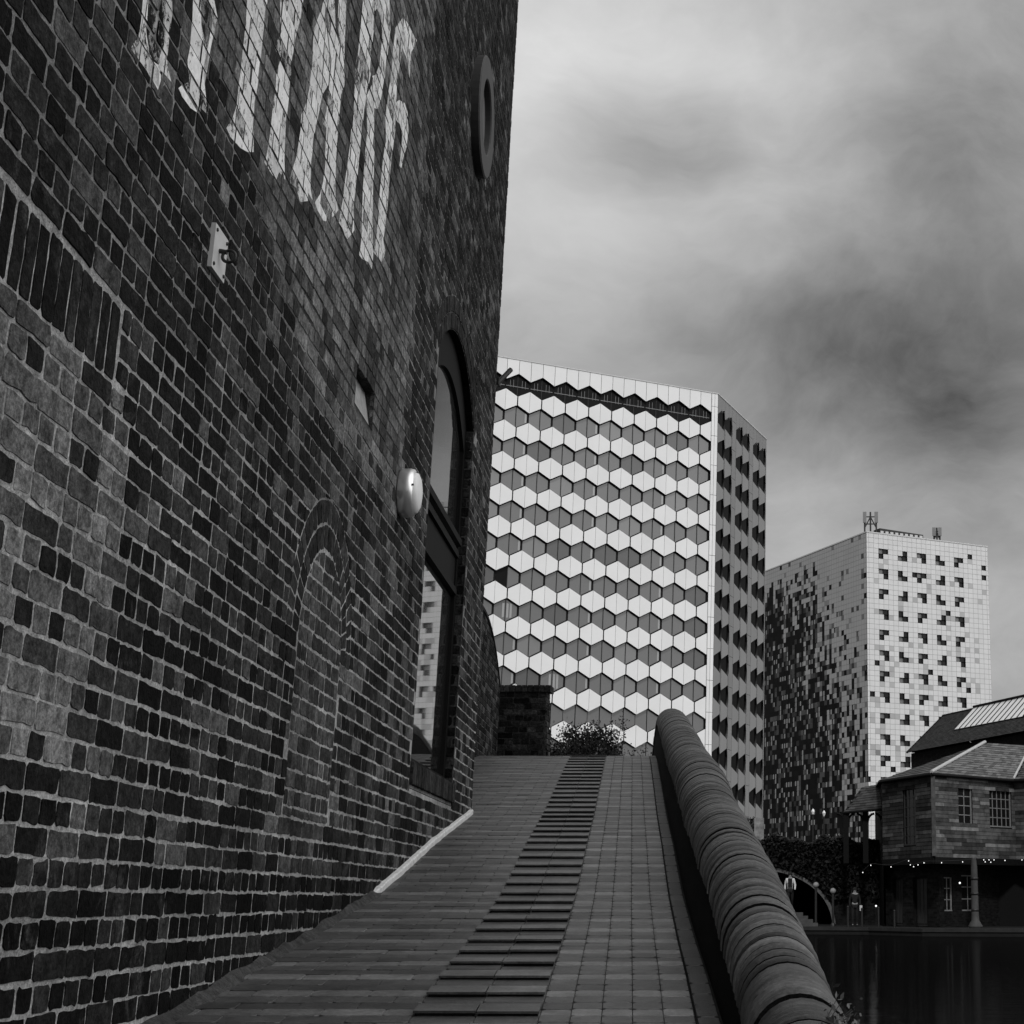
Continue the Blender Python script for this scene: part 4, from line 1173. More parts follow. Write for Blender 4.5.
# underside of the jetty, rear walls
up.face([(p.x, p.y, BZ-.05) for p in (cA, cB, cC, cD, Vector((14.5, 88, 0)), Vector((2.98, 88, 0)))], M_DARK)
uvq(up, cA, Vector((2.98, 88, 0)), GZ, EZ, M_UVDARK); uvq(up, Vector((2.98, 88, 0)), Vector((14.5, 88, 0)), GZ, EZ, M_UVDARK); uvq(up, cD, Vector((14.5, 88, 0)), GZ, EZ, M_UVDARK)
up.build('upper_storey', hs)
sash(hs, WA, *hA[0], 3, 6, label='tall narrow dark window on the left face of the upper storey', fm=M_FRAMED)
sash(hs, WB, *hB[0], 2, 4); sash(hs, WB, *hB[1], 5, 4)
# ground floor set back below the jetty
gf = MB(); off = 1.0
gA = Vector((3.1, 77.6, 0)); gB = Vector((5.35, 73.6, 0)); gC = Vector((8.4, 77.2, 0)); gD = Vector((14.5, 76.5, 0))
hg = [(.6, 1.5, GZ+.05, 1.0), (2.4, 3.6, GZ+.05, 1.0)]; hg2 = [(.35, 1.0, GZ+.7, 1.0), (1.7, 2.9, GZ+.7, 1.1)]
V1 = facade(gf, gA, gB, GZ, BZ, M_UVHOUSE, .05, hg, .3); V2 = facade(gf, gB, gC, GZ, BZ, M_UVDARK, .03, hg2, .15); V3 = facade(gf, gC, gD, GZ, BZ, M_DARK, .03)
gf.build('ground_floor', hs)
for q in hg:
    m = MB(); 
    def dbx(a, b, c_, d_, d0, d1, mat): m.hexa([V1(a, c_, d0), V1(b, c_, d0), V1(b, c_, d1), V1(a, c_, d1)], [V1(a, d_, d0), V1(b, d_, d0), V1(b, d_, d1), V1(a, d_, d1)], mat)
    dbx(q[0], q[1], q[2], q[3], -.28, -.22, M_FRAMED)
    for i in range(4): a = q[0]+(q[1]-q[0])*i/4+.03; dbx(a, a+(q[1]-q[0])/4-.06, q[2]+.1, q[3]-.1, -.22, -.19, M_FRAMED)
    m.build('door', hs)
sash(hs, V2, *hg2[0], 2, 3, -.12); sash(hs, V2, *hg2[1], 2, 3, -.12)
# roof
rf = MB(); apex = at(985, 743, 79.2); ap2 = Vector((14.5, 79.2, apex.z))
oh = .25
def out(A, B, C_, k): 
    return A+((A-Vector((8, 82, 0))).normalized()*k)
eA, eB, eC, eD = [Vector((p.x, p.y, EZ-.05)) for p in (out(cA, 0, 0, oh), out(cB, 0, 0, oh), out(cC, 0, 0, .12), out(cD, 0, 0, oh))]
eC = Vector((cC.x-.05, cC.y-.35, EZ-.05))
def slates(mb, poly, tone0, rows_=16, name=None):
    """roof plane split in courses of slates"""
    A, B, C_, = poly[0], poly[1], poly[2]
    D_ = poly[3] if len(poly) > 3 else None
    nn = (B-A).cross(C_-A).normalized()
    if nn.z < 0: nn = -nn
    topL, topR = (D_, C_) if D_ is not None else (C_, C_)
    for r_ in range(rows_):
        t0, t1 = r_/rows_, (r_+1)/rows_
        l0 = A.lerp(topL, t0); r0 = B.lerp(topR, t0); l1 = A.lerp(topL, t1); r1 = B.lerp(topR, t1)
        n = max(1, int((r0-l0).length/.3))
        mb.face([l0-nn*.02, r0-nn*.02, r1-nn*.02, l1-nn*.02], M_SLATE, tone0*.4)
        for i in range(n):
            a = (i+(.5 if r_ % 2 else 0))/n; b = min(1, a+1/n); 
            if a >= 1: continue
            tt = tone0*R.uniform(.6, 1.5)
            h = nn*.03
            mb.face([l0.lerp(r0, a)+h, l0.lerp(r0, b)+h, l1.lerp(r1, b)+h*.3, l1.lerp(r1, a)+h*.3], M_SLATE, tt)
            mb.face([l0.lerp(r0, a), l0.lerp(r0, b), l0.lerp(r0, b)+h, l0.lerp(r0, a)+h], M_SLATE, tt*.5)

slates(rf, [eA, eB, apex], .05, 14); apB = at(1030, 746, 80.0); slates(rf, [eB, eC, apB, apex], .085, 16)
slates(rf, [eC, eD, ap2, apB], .05, 16); slates(rf, [Vector((2.8, 88, EZ)), eA, apex], .05, 8)
rfo = rf.build('roof', hs)
m = MB()
m.bar(eB+Vector((0, 0, .04)), apex+Vector((0, 0, .05)), .085, M_STONE, .1, 6); m.bar(eC+Vector((0, 0, .05)), apB, .06, M_STONE, .1, 6)
q = m.build('hip_flashing', hs); q.parent = rfo; q.matrix_parent_inverse = Matrix()
m = MB()
for A, B in ((eA, eB), (eB, eC), (eC, eD)): m.bar(A+Vector((0, 0, -.06)), B+Vector((0, 0, -.06)), .07, M_FRAME, .1, 8)
q = m.build('gutter', hs); q.parent = rfo; q.matrix_parent_inverse = Matrix()
# column
colp_ = at(975.5, 926.5, 0+73.0); cx_, cy_ = colp_.x, 73.0
m = MB(); m.lathe((cx_, cy_, GZ), (0, 0, 1), [(.0005, 0), (.32, 0), (.32, .1), (.27, .14), (.24, .22), (.18, .3), (.165, .5), (.15, 2.2), (.145, 2.6), (.10, 2.95), (.10, 3.0), (.0005, 3.0)], M_COL, .2, 20)
for z in (.75, 1.45, 2.1): m.lathe((cx_, cy_, GZ+z), (0, 0, 1), [(.15, -.05), (.178, -.05), (.178, .05), (.15, .05)], M_BLACK, .1, 20)
m.build('column', hs)

# boathouse behind
bh = empty('boathouse', (8, 88, GZ), 'large dark slate roofed shed with a long glazed skylight behind the canal house', 'shed')
def onz(x, y, z): r_ = ray(x, y); return r_*(z/r_.z)
ZR, ZE = 12.2, 9.27
rL = onz(943, 716, ZR); dr = Vector((720/F, -1/CT, 0)).normalized()*22; rR = rL+dr
eL = onz(907, 752.5, ZE); eR = eL+dr*1.12
m = MB(); slates(m, [eL, eR, rR, rL], .026, 26)
pm = (rL-eL); bk = Vector((-dr.y, dr.x, 0)).normalized()
if bk.y < 0: bk = -bk
bL = rL+bk*3+Vector((0, 0, -2.4)); bR = rR+bk*3+Vector((0, 0, -2.4))
m.face([rL, rR, bR, bL], M_SLATE, .04)
m.bar(rL, rR, .1, M_FRAME, .1, 6); m.bar(eL, rL, .07, M_FRAME, .1, 6)
ro = m.build('roof', bh)
m = MB(); uvq(m, eL+bk*.3, eR+bk*.3, GZ, ZE-.05, M_UVDARK); uvq(m, bL, eL+bk*.3, GZ, ZE-.1, M_UVDARK); uvq(m, bL, bR, GZ, ZE-.1, M_UVDARK)
m.face([eL+bk*.3, rL+Vector((0, 0, -.1)), bL], M_UVDARK, .03, [(0, 0), (1, 1), (1, 0)])
m.build('wall', bh)
rn = (eR-eL).cross(rL-eL).normalized(); rn = rn if rn.z > 0 else -rn
M_SKYL = glassy('skylight_glass', .8, .3, .3)
M_SLOPEP = eL
s0 = onplane(954, 729.5, eL+rn*.1, rn); s1 = onplane(974, 707.5, eL+rn*.1, rn); s2 = onplane(1024, 696.5, eL+rn*.1, rn); s3 = onplane(1024, 716, eL+rn*.1, rn)
ex = 1.35; s2 = s1+(s2-s1)*ex; s3 = s0+(s3-s0)*ex*(s2-s1).length/((s3-s0).length*ex)
sk = MB(); nb = 12
for i in range(nb):
    a, b = i/nb, (i+1)/nb
    sk.face([s0.lerp(s3, a), s0.lerp(s3, b-.003), s1.lerp(s2, b-.003), s1.lerp(s2, a)], M_SKYL, .5)
so = sk.build('skylight', bh); so.parent = ro; so.matrix_parent_inverse = Matrix()
sk = MB()
for i in range(nb+1):
    a = i/nb; p, q = s0.lerp(s3, a), s1.lerp(s2, a); w = (s3-s0).normalized()*.04
    sk.hexa([p-w, p+w, q+w, q-w], [p-w+rn*.03, p+w+rn*.03, q+w+rn*.03, q-w+rn*.03], M_FRAME)
sk.bar(s1+rn*.05, s2+rn*.05, .09, M_FRAME, .1, 6)
q = sk.build('glazing_bar', bh); q.parent = ro; q.matrix_parent_inverse = Matrix()

# open lean-to
lt = empty('open_shelter', (1.7, 79, 2), 'small open shelter with a tiled roof and arched timber braces left of the canal house', 'shelter')
Y0 = 79.0; a0 = at(843, 813, Y0); a1 = at(890, 808.5, Y0-1); a2 = at(890, 783, Y0+2.2); a3 = at(862, 787, Y0+2.2)
m = MB(); slates(m, [a0, a1, a2, a3], .035, 10)
m.face([a0, a3, a3+Vector((-.9, 2, -1.9))], M_SLATE, .03)
m.bar(a0, a1, .07, M_FRAME, .1, 6); m.build('roof', lt)
for px in (846, 865.5, 884):
    m = MB(); t = at(px, 812, Y0+.1); b = at(px, 842, Y0+.1); w = .13
    m.box(((t.x+b.x)/2, Y0+.1, (t.z+b.z-1)/2), (w, 0, 0), (0, w, 0), (0, 0, (t.z-b.z+1)/2), M_FRAME)
    # curved braces
    for sg in (-1, 1):
        for i in range(6):
            t0, t1 = i/6*math.pi/2, (i+1)/6*math.pi/2
            p = Vector((t.x+sg*(.1+.33*(1-math.cos(t0))), Y0+.1, t.z-.5+.42*math.sin(t0))); q = Vector((t.x+sg*(.1+.33*(1-math.cos(t1))), Y0+.1, t.z-.5+.42*math.sin(t1)))
            m.bar(p, q, .06, M_FRAME, .1, 5)
    m.build('post', lt)

# ================================================================== IVY WALL WITH BRIDGE ARCH
YB = 82.0; ac = at(768, 0, YB).x
aa, ab = at(832, 900, YB).x-ac, 2.62
iv = empty('ivy_bridge_wall', (2, YB, GZ), 'ivy covered brick wall with a low arch over the far towpath', 'wall')
wt = at(800, 845, YB).z; xL, xR = -4.0, at(888, 900, YB).x
m = MB()
def uvp(mb, pts, mat=M_UVDARK): mb.face(pts, mat, .02, [(p[0], p[2]) for p in pts])
NA = 24; arc = [(ac+aa*math.cos(math.pi*i/NA), GZ+ab*math.sin(math.pi*i/NA)) for i in range(NA+1)]
for (x0, z0), (x1, z1) in zip(arc, arc[1:]):
    uvp(m, [(x1, YB, z1), (x0, YB, z0), (x0, YB, wt), (x1, YB, wt)])
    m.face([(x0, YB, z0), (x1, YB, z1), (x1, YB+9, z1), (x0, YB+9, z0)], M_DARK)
uvp(m, [(arc[0][0], YB, GZ), (xR, YB, GZ), (xR, YB, wt), (arc[0][0], YB, wt)]); uvp(m, [(xL, YB, GZ), (arc[-1][0], YB, GZ), (arc[-1][0], YB, wt), (xL, YB, wt)])
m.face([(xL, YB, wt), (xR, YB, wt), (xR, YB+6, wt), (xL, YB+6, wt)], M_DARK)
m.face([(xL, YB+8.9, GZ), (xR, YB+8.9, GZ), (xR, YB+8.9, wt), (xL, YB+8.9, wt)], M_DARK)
m.build('wall', iv)
m = MB(); rows = []
for i in range(NA*2+1):
    t = math.pi*i/NA/2; c_, s_ = math.cos(t), math.sin(t)
    ri, ro_ = 0.0, .17
    rows.append([Vector((ac+(aa+k_)*c_, YB+dd, GZ+(ab+k_)*s_)) for k_, dd in ((0, .1), (0, -.09), (.17, -.09), (.17, .0))])
m.grid(rows, M_ARCH if 'M_ARCH' in globals() else plain('arch_ring', .09, .8, .4, 5), .1, False, False); m.build('arch_ring', iv)
lf = MB()
def ivf():
    while True:
        x = R.uniform(xL, xR); z = R.uniform(GZ+1.2, wt+.25+.12*math.sin(x*2.1)+.1*math.sin(x*5.3+1))
        if ((x-ac)/(aa+.25))**2+((z-GZ)/(ab+.25))**2 > 1 and not (x > 1.9 and z < 1.2 and R.random() < .8): break
    return Vector((x, YB-abs(R.gauss(.12, .12))-.03, z)), 1
leaves(lf, 9000, ivf, .10, (.005, .018), .6)
def ivt():
    x = R.uniform(xL, xR); return Vector((x, YB+R.uniform(-.3, 1.5), wt+.05+R.random()**2*(.28+.18*math.sin(x*2.1)+.12*math.sin(x*5.3+1)))), 1
leaves(lf, 4500, ivt, .09, (.012, .05), .6)
lf.build('ivy', iv)
# small tree left of the tower foot
tr_ = empty('small_tree', at(752, 850, 110), 'small dark tree at the foot of the hexagon office block beside the parapet', 'tree')
b = at(752, 850, 110); m = MB(); m.bar((b.x, 110, GZ), (b.x+.1, 110, b.z+.5), .14, M_TRUNK, .05, 8, .07)
for i in range(8):
    a = i*.8; m.bar((b.x+.1, 110, b.z-.6+.1*i), (b.x+math.cos(a)*.8, 110+math.sin(a)*.8, b.z+.6+.1*i), .05, M_TRUNK, .05, 5, .02)
m.build('trunk', tr_)
lf = MB()
def trf():
    while True:
        v = Vector((R.uniform(-1, 1), R.uniform(-1, 1), R.uniform(-1, 1)))
        if v.length < 1 and v.length > .3 and math.sin(v.x*5+1)*math.sin(v.z*6)*math.sin(v.y*5) > -.35: break
    return Vector((b.x-.1+v.x*1.05, 110+v.y*1.2, b.z+.3+v.z*1.9)), 1
leaves(lf, 2200, trf, .12, (.015, .06), .6); lf.build('crown', tr_)
# pale upright panel by the tree, exact object unknown
nb_ = at(759, 835, 108); e = empty('pale_upright', (nb_.x, 108, GZ), 'pale upright panel between the small tree and the ivy wall', 'sign')
m = MB(); m.box((nb_.x, 108, nb_.z), (.32, 0, 0), (0, .04, 0), (0, 0, 1.1), plain('pale_panel', .2, .7, .7, 2.2)); m.build('panel', e)
m = MB(); m.bar((nb_.x, 108.06, GZ), (nb_.x, 108.06, nb_.z-.9), .06, M_BLACK); m.build('post', e)

# ================================================================== TOWPATH THINGS
steps = MB()
for i in range(4):
    a = at(779+i*3, 909+i*3.0, 0+79.5-i*.9); b_ = at(803+i*5, 909+i*3.0, 79.5-i*.9); z = GZ+.6-.15*i
    steps.box(((a.x+b_.x)/2, 79.5-i*.9+.45, z/2+GZ/2), ((b_.x-a.x)/2, 0, 0), (0, .45, 0), (0, 0, (z-GZ)/2), M_STEP if 'M_STEP' in globals() else plain('step_stone', .06, .85, .3, 4))
tag(steps.build('stone_steps'), kind='structure')
def globe_post(x, yt, yb, Y, label, r_=.14):
    t = at(x, yt, Y); e = empty('globe_bollard', (t.x, Y, GZ), label, 'bollard', 'bollards with pale round heads on the far towpath')
    m = MB(); m.bar((t.x, Y, GZ), (t.x, Y, t.z-.1), .06, M_BLACK, .1, 8); m.lathe((t.x, Y, GZ), (0, 0, 1), [(.12, 0), (.12, .08), (.07, .16)], M_BLACK, .1, 12); m.build('post', e)
    m = MB(); m.lathe((t.x, Y, t.z-r_), (0, 0, 1), [(.0005, 0), (r_*.6, r_*.2), (r_*.95, r_*.7), (r_, r_), (r_*.95, r_*1.3), (r_*.6, r_*1.8), (.0005, r_*2)], M_COL2, .1, 14); m.build('head', e)
globe_post(816, 885, 921, 77.2, 'globe headed bollard right of the walking person under the arch')
globe_post(833, 891, 924, 76.3, 'globe headed bollard at the right foot of the ivy wall arch')
for i, (x, yt) in enumerate(((848, 907), (862, 909), (878.5, 908), (894.5, 911))):
    t = at(x, yt, 75.6-i*.3); m = MB(); m.bar((t.x, t.y, GZ), (t.x, t.y, t.z), .05, M_BLACK, .1, 8); m.lathe((t.x, t.y, t.z), (0, 0, 1), [(.05, -.02), (.065, .0), (.04, .05), (.0005, .06)], M_BLACK, .1, 8)
    tag(m.build('mooring_post'), ['thin dark post nearest the arch on the far quay edge', 'second thin dark post from the arch on the far quay edge', 'third thin dark post from the arch, just left of the canal house', 'thin dark post in front of the left face of the canal house'][i], 'post', 'thin posts along the far quay edge')
# people
def person(name, x, y, Y, hgt, label, pose, top, head=True):
    """skeleton grown into one body by the Skin modifier"""
    b = at(x, y, Y); o0 = Vector((b.x, Y, GZ if y is None else b.z))
    s = hgt/1.75
    J = {'pel': (0, 0, .95), 'spi': (0, .01, 1.15), 'che': (0, 0, 1.38), 'nec': (0, -.01, 1.50), 'hea': (0, -.03, 1.60), 'cro': (0, -.02, 1.70),
         'shl': (-.17, 0, 1.42), 'shr': (.17, 0, 1.42), 'ell': (-.25, .0+pose*.08, 1.15), 'elr': (.25, -pose*.08, 1.15), 'hal': (-.24, -.08+pose*.1, .92), 'har': (.24, -.08-pose*.12, .92),
         'hil': (-.09, 0, .90), 'hir': (.09, 0, .90), 'knl': (-.10, -.10*pose-.03, .50), 'knr': (.10, .06*pose-.03, .50), 'anl': (-.10, -.12*pose, .09), 'anr': (.10, .26*pose, .12), 'tol': (-.11, -.12*pose-.16, .03), 'tor': (.11, .26*pose-.14, .03)}
    Rr = {'pel': .13, 'spi': .12, 'che': .14, 'nec': .055, 'hea': .085, 'cro': .07, 'shl': .065, 'shr': .065, 'ell': .045, 'elr': .045, 'hal': .035, 'har': .035, 'hil': .09, 'hir': .09, 'knl': .06, 'knr': .06, 'anl': .04, 'anr': .04, 'tol': .035, 'tor': .035}
    E_ = [('pel', 'spi'), ('spi', 'che'), ('che', 'nec'), ('nec', 'hea'), ('hea', 'cro'), ('che', 'shl'), ('che', 'shr'), ('shl', 'ell'), ('shr', 'elr'), ('ell', 'hal'), ('elr', 'har'), ('pel', 'hil'), ('pel', 'hir'), ('hil', 'knl'), ('hir', 'knr'), ('knl', 'anl'), ('knr', 'anr'), ('anl', 'tol'), ('anr', 'tor')]
    def grow(nm, keys, edges, infl, mat, parent):
        idx = {k_: i for i, k_ in enumerate(keys)}
        me = bpy.data.meshes.new(nm); me.from_pydata([Vector(J[k_])*s for k_ in keys], [(idx[a], idx[b_]) for a, b_ in edges], [])
        o = bpy.data.objects.new(nm, me); C.objects.link(o); me.materials.append(mat)
        md = o.modifiers.new('Skin', 'SKIN')
        if not me.skin_vertices: me.skin_vertices.new() if hasattr(me.skin_vertices, 'new') else None
        return o, idx
    import bmesh
    def mk(nm, keys, edges, infl, mat):
        bm = bmesh.new(); ly = bm.verts.layers.skin.verify(); vs = {}
        for k_ in keys:
            v = bm.verts.new(Vector(J[k_])*s); v[ly].radius = (Rr[k_]*s*infl, Rr[k_]*s*infl*(.8 if k_ in ('che', 'spi', 'pel') else 1)); vs[k_] = v
        for a, b_ in edges: bm.edges.new((vs[a], vs[b_]))
        vs[keys[0]][ly].use_root = True
        me = bpy.data.meshes.new(nm); bm.to_mesh(me); bm.free(); me.materials.append(mat)
        o = bpy.data.objects.new(nm, me); C.objects.link(o); o.modifiers.new('Skin', 'SKIN'); sd = o.modifiers.new('Sub', 'SUBSURF'); sd.levels = 1; sd.render_levels = 2
        return o
    body = mk(name, list(J), E_, 1.0, M_SKIN); body.location = o0; tag(body, label, 'person')
    def child(nm, keys, infl, mat):
        ed = [(a, b_) for a, b_ in E_ if a in keys and b_ in keys]
        c_ = mk(nm, keys, ed, infl, mat); c_.parent = body
    child('trousers', ['pel', 'hil', 'hir', 'knl', 'knr', 'anl', 'anr', 'tol', 'tor'], 1.18, M_DARKCLOTH)
    child('jacket', ['che', 'spi', 'pel', 'shl', 'shr', 'ell', 'elr', 'hal', 'har'] if top is M_WHITECLOTH else ['che', 'spi', 'pel', 'shl', 'shr', 'ell', 'elr', 'hal', 'har'], 1.2, top)
    m = MB(); m.lathe(Vector((0, .0, 1.66))*s+Vector((0, .005, 0)), (0, 0, 1), [(.10*s, -.06*s), (.112*s, 0), (.09*s, .07*s), (.04*s, .10*s), (.0005, .105*s)], M_DARKCLOTH, .1, 14)
    h = m.build('hair'); h.parent = body
    m = MB(); m.lathe(Vector((0, -.118, 1.60))*s, (0, -1, -.2), [(.018*s, 0), (.012*s, .015*s), (.0005, .03*s)], M_SKIN, .1, 8); 
    h = m.build('nose'); h.parent = body
    return body
pr = person('person', 790, 909.5, 79.2, 1.72, 'person in a white jacket open over dark clothes walking under the arch', 1, M_WHITECLOTH)
m = MB(); m.box((0, -.15, 1.24), (.10, 0, 0), (0, .05, 0), (0, 0, .2), M_DARKCLOTH); o = m.build('waistcoat'); o.parent = pr
pr2 = person('person', 855, 925.5, 76.6, 1.7, 'person in dark clothes standing among the thin posts on the far quay', .3, M_DARKCLOTH)
m = MB(); m.box((.28, -.08, .78), (.06, 0, 0), (0, .03, 0), (0, 0, .12), M_WHITECLOTH); o = m.build('shopping_bag'); o.parent = pr2
# string lights under the jetty
BP = [(862.8, 872.6), (870.8, 865.4), (891, 867), (908.6, 861), (910.3, 865), (913.6, 866.8), (918, 865), (924, 863), (941.6, 862.9), (962.6, 862), (983.8, 860), (985.2, 862), (989, 860), (990.8, 862.3), (994, 860), (1005, 860.6), (1022, 860)]
sl = empty('string_lights', at(941, 863, 71.4), 'string of small glowing bulbs hung below the upper storey of the canal house', 'string lights')
pts = [at(x, y, 71.6+abs(x-940)*.012) for x, y in BP]
m = MB()
for p, q in zip(pts, pts[1:]): m.bar(p+Vector((0, 0, .08)), q+Vector((0, 0, .08)), .008, M_BLACK, .1, 4)
m.build('cable', sl)
for p in pts:
    m = MB(); r_ = .021; m.lathe(p-Vector((0, 0, r_)), (0, 0, 1), [(.0005, 0), (r_*.7, r_*.3), (r_, r_), (r_*.7, r_*1.7), (r_*.35, r_*2.1), (r_*.35, r_*2.6)], M_BULB, .1, 8); m.build('bulb', sl)
for x, y, Y, lab in ((959.8, 883, 73.4, 'single small lamp glowing on the ground floor window of the canal house'), (876, 906, 76.4, 'low glowing lamp pair beside the quay path left of the canal house')):
    p = at(x, y, Y); m = MB(); m.lathe(p, (0, 0, 1), [(.0005, -.05), (.04, -.02), (.045, .02), (.0005, .05)], M_BULB, .1, 8); m.bar(p+Vector((0, 0, -.05)), (p.x, p.y, GZ) if Y > 76 else p+Vector((0, .25, -.05)), .012, M_BLACK, .1, 5)
    tag(m.build('small_lamp'), lab, 'lamp')
# two lanterns seen against the tower foot
for x, y, lab in ((813, 812, 'left of two small pointed street lanterns above the ivy wall'), (824, 813.5, 'right of two small pointed street lanterns above the ivy wall')):
    p = at(x, y, 96); e = empty('street_lantern', (p.x, 96, GZ), lab, 'street lamp', 'pair of lanterns above the ivy wall')
    m = MB(); m.bar((p.x, 96, GZ), (p.x, 96, p.z-.2), .05, M_BLACK, .1, 6); m.build('post', e)
    m = MB(); m.lathe((p.x, 96, p.z), (0, 0, 1), [(.05, -.14), (.11, .03), (.04, .16), (.0005, .2)], M_LAMPFACE, .1, 6, False); m.build('lantern', e)

# ================================================================== GROUND, WATER
g = MB(); far = 1500
qa = Vector((-30, 83.6, 0)); 
ql = [(-30, 75.6), (-2.5, 75.6), (2.2, 74.2), (4.4, 71.0), (9.0, 70.0), (40, 66), (300, 60)]
for (x0, y0), (x1, y1) in zip(ql, ql[1:]):
    g.face([(x0, y0, GZ), (x1, y1, GZ), (x1, far, GZ), (x0, far, GZ)], M_GROUND)
    g.face([(x0, y0, -2.5), (x1, y1, -2.5), (x1, y1, GZ-.12), (x0, y0, GZ-.12)], M_GROUND)
g.face([(-far, -60, GZ-.3), (-3, -60, GZ-.3), (-3, 75.6, GZ-.3), (-far, 75.6, GZ-.3)], M_GROUND)
g.face([(-far, 75.6, GZ), (-30, 75.6, GZ), (-30, far, GZ), (-far, far, GZ)], M_GROUND)
g.face([(300, 60, GZ), (far, 60, GZ), (far, far, GZ), (300, far, GZ)], M_GROUND)
g.face([(-far, -far, -2.6), (far, -far, -2.6), (far, far, -2.6), (-far, far, -2.6)], M_GROUND)
tag(g.build('ground'), kind='structure')
g = MB()
M_QUAY = plain('quay_stone', .022, .8, .35, 3)
for (x0, y0), (x1, y1) in zip(ql, ql[1:]):
    d = Vector((x1-x0, y1-y0, 0)).normalized(); n = Vector((-d.y, d.x, 0)); A = Vector((x0, y0, 0)); B = Vector((x1, y1, 0))
    zl, zh = GZ-.14, GZ+.012
    g.hexa([(A.x-n.x*.06, A.y-n.y*.06, zl), (B.x-n.x*.06, B.y-n.y*.06, zl), (B.x+n.x*.4, B.y+n.y*.4, zl), (A.x+n.x*.4, A.y+n.y*.4, zl)],
           [(A.x-n.x*.06, A.y-n.y*.06, zh), (B.x-n.x*.06, B.y-n.y*.06, zh), (B.x+n.x*.4, B.y+n.y*.4, zh), (A.x+n.x*.4, A.y+n.y*.4, zh)], M_QUAY)
tag(g.build('quay_kerb'), kind='structure')
w = MB(); w.face([(-3.5, -60, WZ), (300, -60, WZ), (300, 76, WZ), (-3.5, 76, WZ)], M_WATER)
tag(w.build('canal_water'), kind='structure')

# ================================================================== WORLD, SUN, CAMERA
sc = bpy.context.scene
wd = bpy.data.worlds.new('World'); sc.world = wd; wd.use_nodes = True; nt = wd.node_tree
bg = nt.nodes['Background']
tc = N(nt, 'ShaderNodeTexCoord', name='TC'); D = tc.outputs['Generated']
# distort the view direction a little so that the cloud masses have ragged edges
nz1 = N(nt, 'ShaderNodeTexNoise', i_Scale=2.6, i_Detail=5, i_Roughness=.55); L(nt, D, nz1.inputs['Vector'])
sub = N(nt, 'ShaderNodeVectorMath', operation='SUBTRACT'); L(nt, nz1.outputs['Color'], sub.inputs[0]); sub.inputs[1].default_value = (.5, .5, .5)
scl = N(nt, 'ShaderNodeVectorMath', operation='SCALE'); L(nt, sub.outputs[0], scl.inputs[0]); scl.inputs['Scale'].default_value = .17
add = N(nt, 'ShaderNodeVectorMath', operation='ADD'); L(nt, D, add.inputs[0]); L(nt, scl.outputs[0], add.inputs[1])
DD = add.outputs[0]
def blob(px, py, rx, amt, asp=1.):
    d = ray(px, py).normalized()
    sx = N(nt, 'ShaderNodeVectorMath', operation='SUBTRACT'); L(nt, DD, sx.inputs[0]); sx.inputs[1].default_value = d
    ml = N(nt, 'ShaderNodeVectorMath', operation='MULTIPLY'); L(nt, sx.outputs[0], ml.inputs[0]); ml.inputs[1].default_value = (1, 1, asp)
    ln_ = N(nt, 'ShaderNodeVectorMath', operation='LENGTH'); L(nt, ml.outputs[0], ln_.inputs[0])
    mr = N(nt, 'ShaderNodeMapRange', interpolation_type='SMOOTHSTEP'); L(nt, ln_.outputs['Value'], mr.inputs['Value'])
    mr.inputs['From Min'].default_value = 0; mr.inputs['From Max'].default_value = rx/F; mr.inputs['To Min'].default_value = amt; mr.inputs['To Max'].default_value = 0
    return mr.outputs[0]
base = .375
acc = None
for b_ in [(545, 50, 330, .31, 1), (780, 90, 280, .13, 1.3), (635, 150, 165, -.33, 1.8), (955, 160, 130, -.08, 1.3), (600, 245, 210, .10, 1.5), (800, 245, 190, .10, 1.8),
           (860, 335, 350, -.20, 1.7), (960, 420, 260, -.12, 1.2), (560, 330, 150, .02, 1), (790, 500, 170, .05, 1.2), (1010, 10, 100, -.04, 1), (700, 330, 200, -.06, 1.5)]:
    o = blob(*b_); acc = o if acc is None else math_(nt, 'ADD', acc, o)
mp = N(nt, 'ShaderNodeMapping'); mp.inputs['Scale'].default_value = (1, 1, 1.9); L(nt, DD, mp.inputs['Vector'])
n2 = N(nt, 'ShaderNodeTexNoise', i_Scale=4.2, i_Detail=10, i_Roughness=.62, i_Distortion=.35); L(nt, mp.outputs[0], n2.inputs['Vector'])
v = math_(nt, 'ADD', acc, base)
v = math_(nt, 'ADD', v, maprange(nt, n2.outputs['Fac'], .3, .7, -.10, .10))
n3 = N(nt, 'ShaderNodeTexNoise', i_Scale=13, i_Detail=8, i_Roughness=.6, i_Distortion=.5); L(nt, mp.outputs[0], n3.inputs['Vector'])
v = math_(nt, 'ADD', v, maprange(nt, n3.outputs['Fac'], .35, .7, -.018, .024))
v = math_(nt, 'MAXIMUM', v, .08)
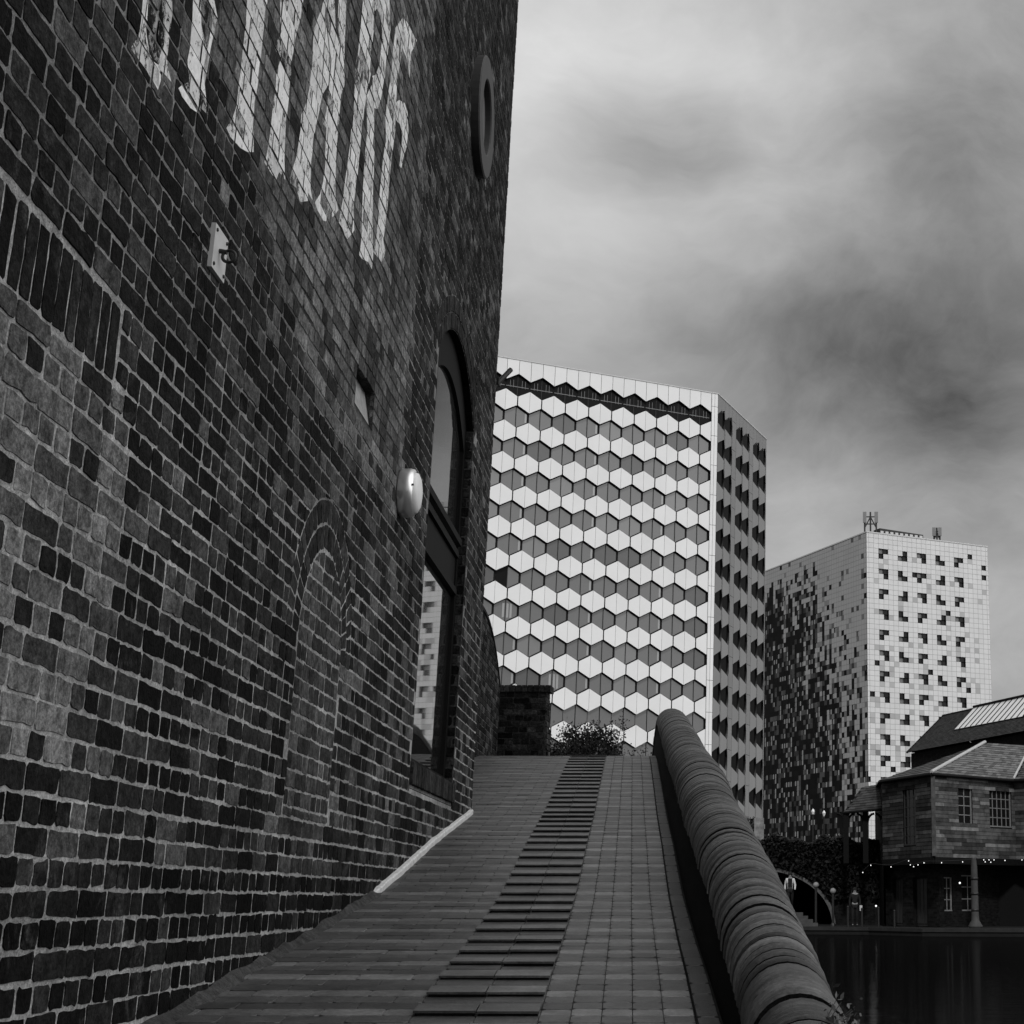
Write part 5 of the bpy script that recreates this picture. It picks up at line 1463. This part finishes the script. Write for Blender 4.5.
# unseen bright sky patch added high on the right to light the wall
dt = N(nt, 'ShaderNodeVectorMath', operation='DOT_PRODUCT'); L(nt, D, dt.inputs[0]); dt.inputs[1].default_value = Vector((.76, -.1, .62)).normalized()
br_ = N(nt, 'ShaderNodeMapRange', interpolation_type='SMOOTHSTEP'); L(nt, dt.outputs['Value'], br_.inputs['Value'])
br_.inputs['From Min'].default_value = .62; br_.inputs['From Max'].default_value = .95; br_.inputs['To Min'].default_value = 0; br_.inputs['To Max'].default_value = 1.5
v = math_(nt, 'ADD', v, br_.outputs[0])
# thin daylight sky behind the clouds, without its colour
sky = N(nt, 'ShaderNodeTexSky', sky_type='NISHITA'); sky.sun_disc = False; sky.sun_elevation = rad(40); sky.sun_rotation = rad(180)
bw = N(nt, 'ShaderNodeRGBToBW'); L(nt, sky.outputs[0], bw.inputs[0])
v = math_(nt, 'ADD', v, math_(nt, 'MINIMUM', math_(nt, 'MULTIPLY', bw.outputs[0], .004), .03))
L(nt, v, bg.inputs['Color']); bg.inputs['Strength'].default_value = 1.0

sd = bpy.data.lights.new('Sun', 'SUN'); sd.energy = 2.0; sd.angle = rad(5); sd.color = (1, 1, 1)
so_ = bpy.data.objects.new('Sun', sd); C.objects.link(so_)
el = rad(40); az = Vector((.02, -1, 0)).normalized()
tosun = Vector((az.x*math.cos(el), az.y*math.cos(el), math.sin(el)))
so_.rotation_euler = tosun.to_track_quat('Z', 'Y').to_euler()

cd = bpy.data.cameras.new('Camera'); cam = bpy.data.objects.new('Camera', cd); C.objects.link(cam)
cd.sensor_width = 36; cd.sensor_fit = 'HORIZONTAL'; cd.lens = 36*F/1024
cd.shift_x = (512-CX)/1024; cd.shift_y = (CY-512)/1024
cd.clip_start = .05; cd.clip_end = 4000
cam.location = (0, 0, 0); cam.rotation_euler = (math.pi/2+TH, 0, 0)
sc.camera = cam
sc.render.resolution_x = 1024; sc.render.resolution_y = 1024
sc.view_settings.view_transform = 'Standard'; sc.view_settings.look = 'None'; sc.view_settings.gamma = 1; sc.view_settings.exposure = 0
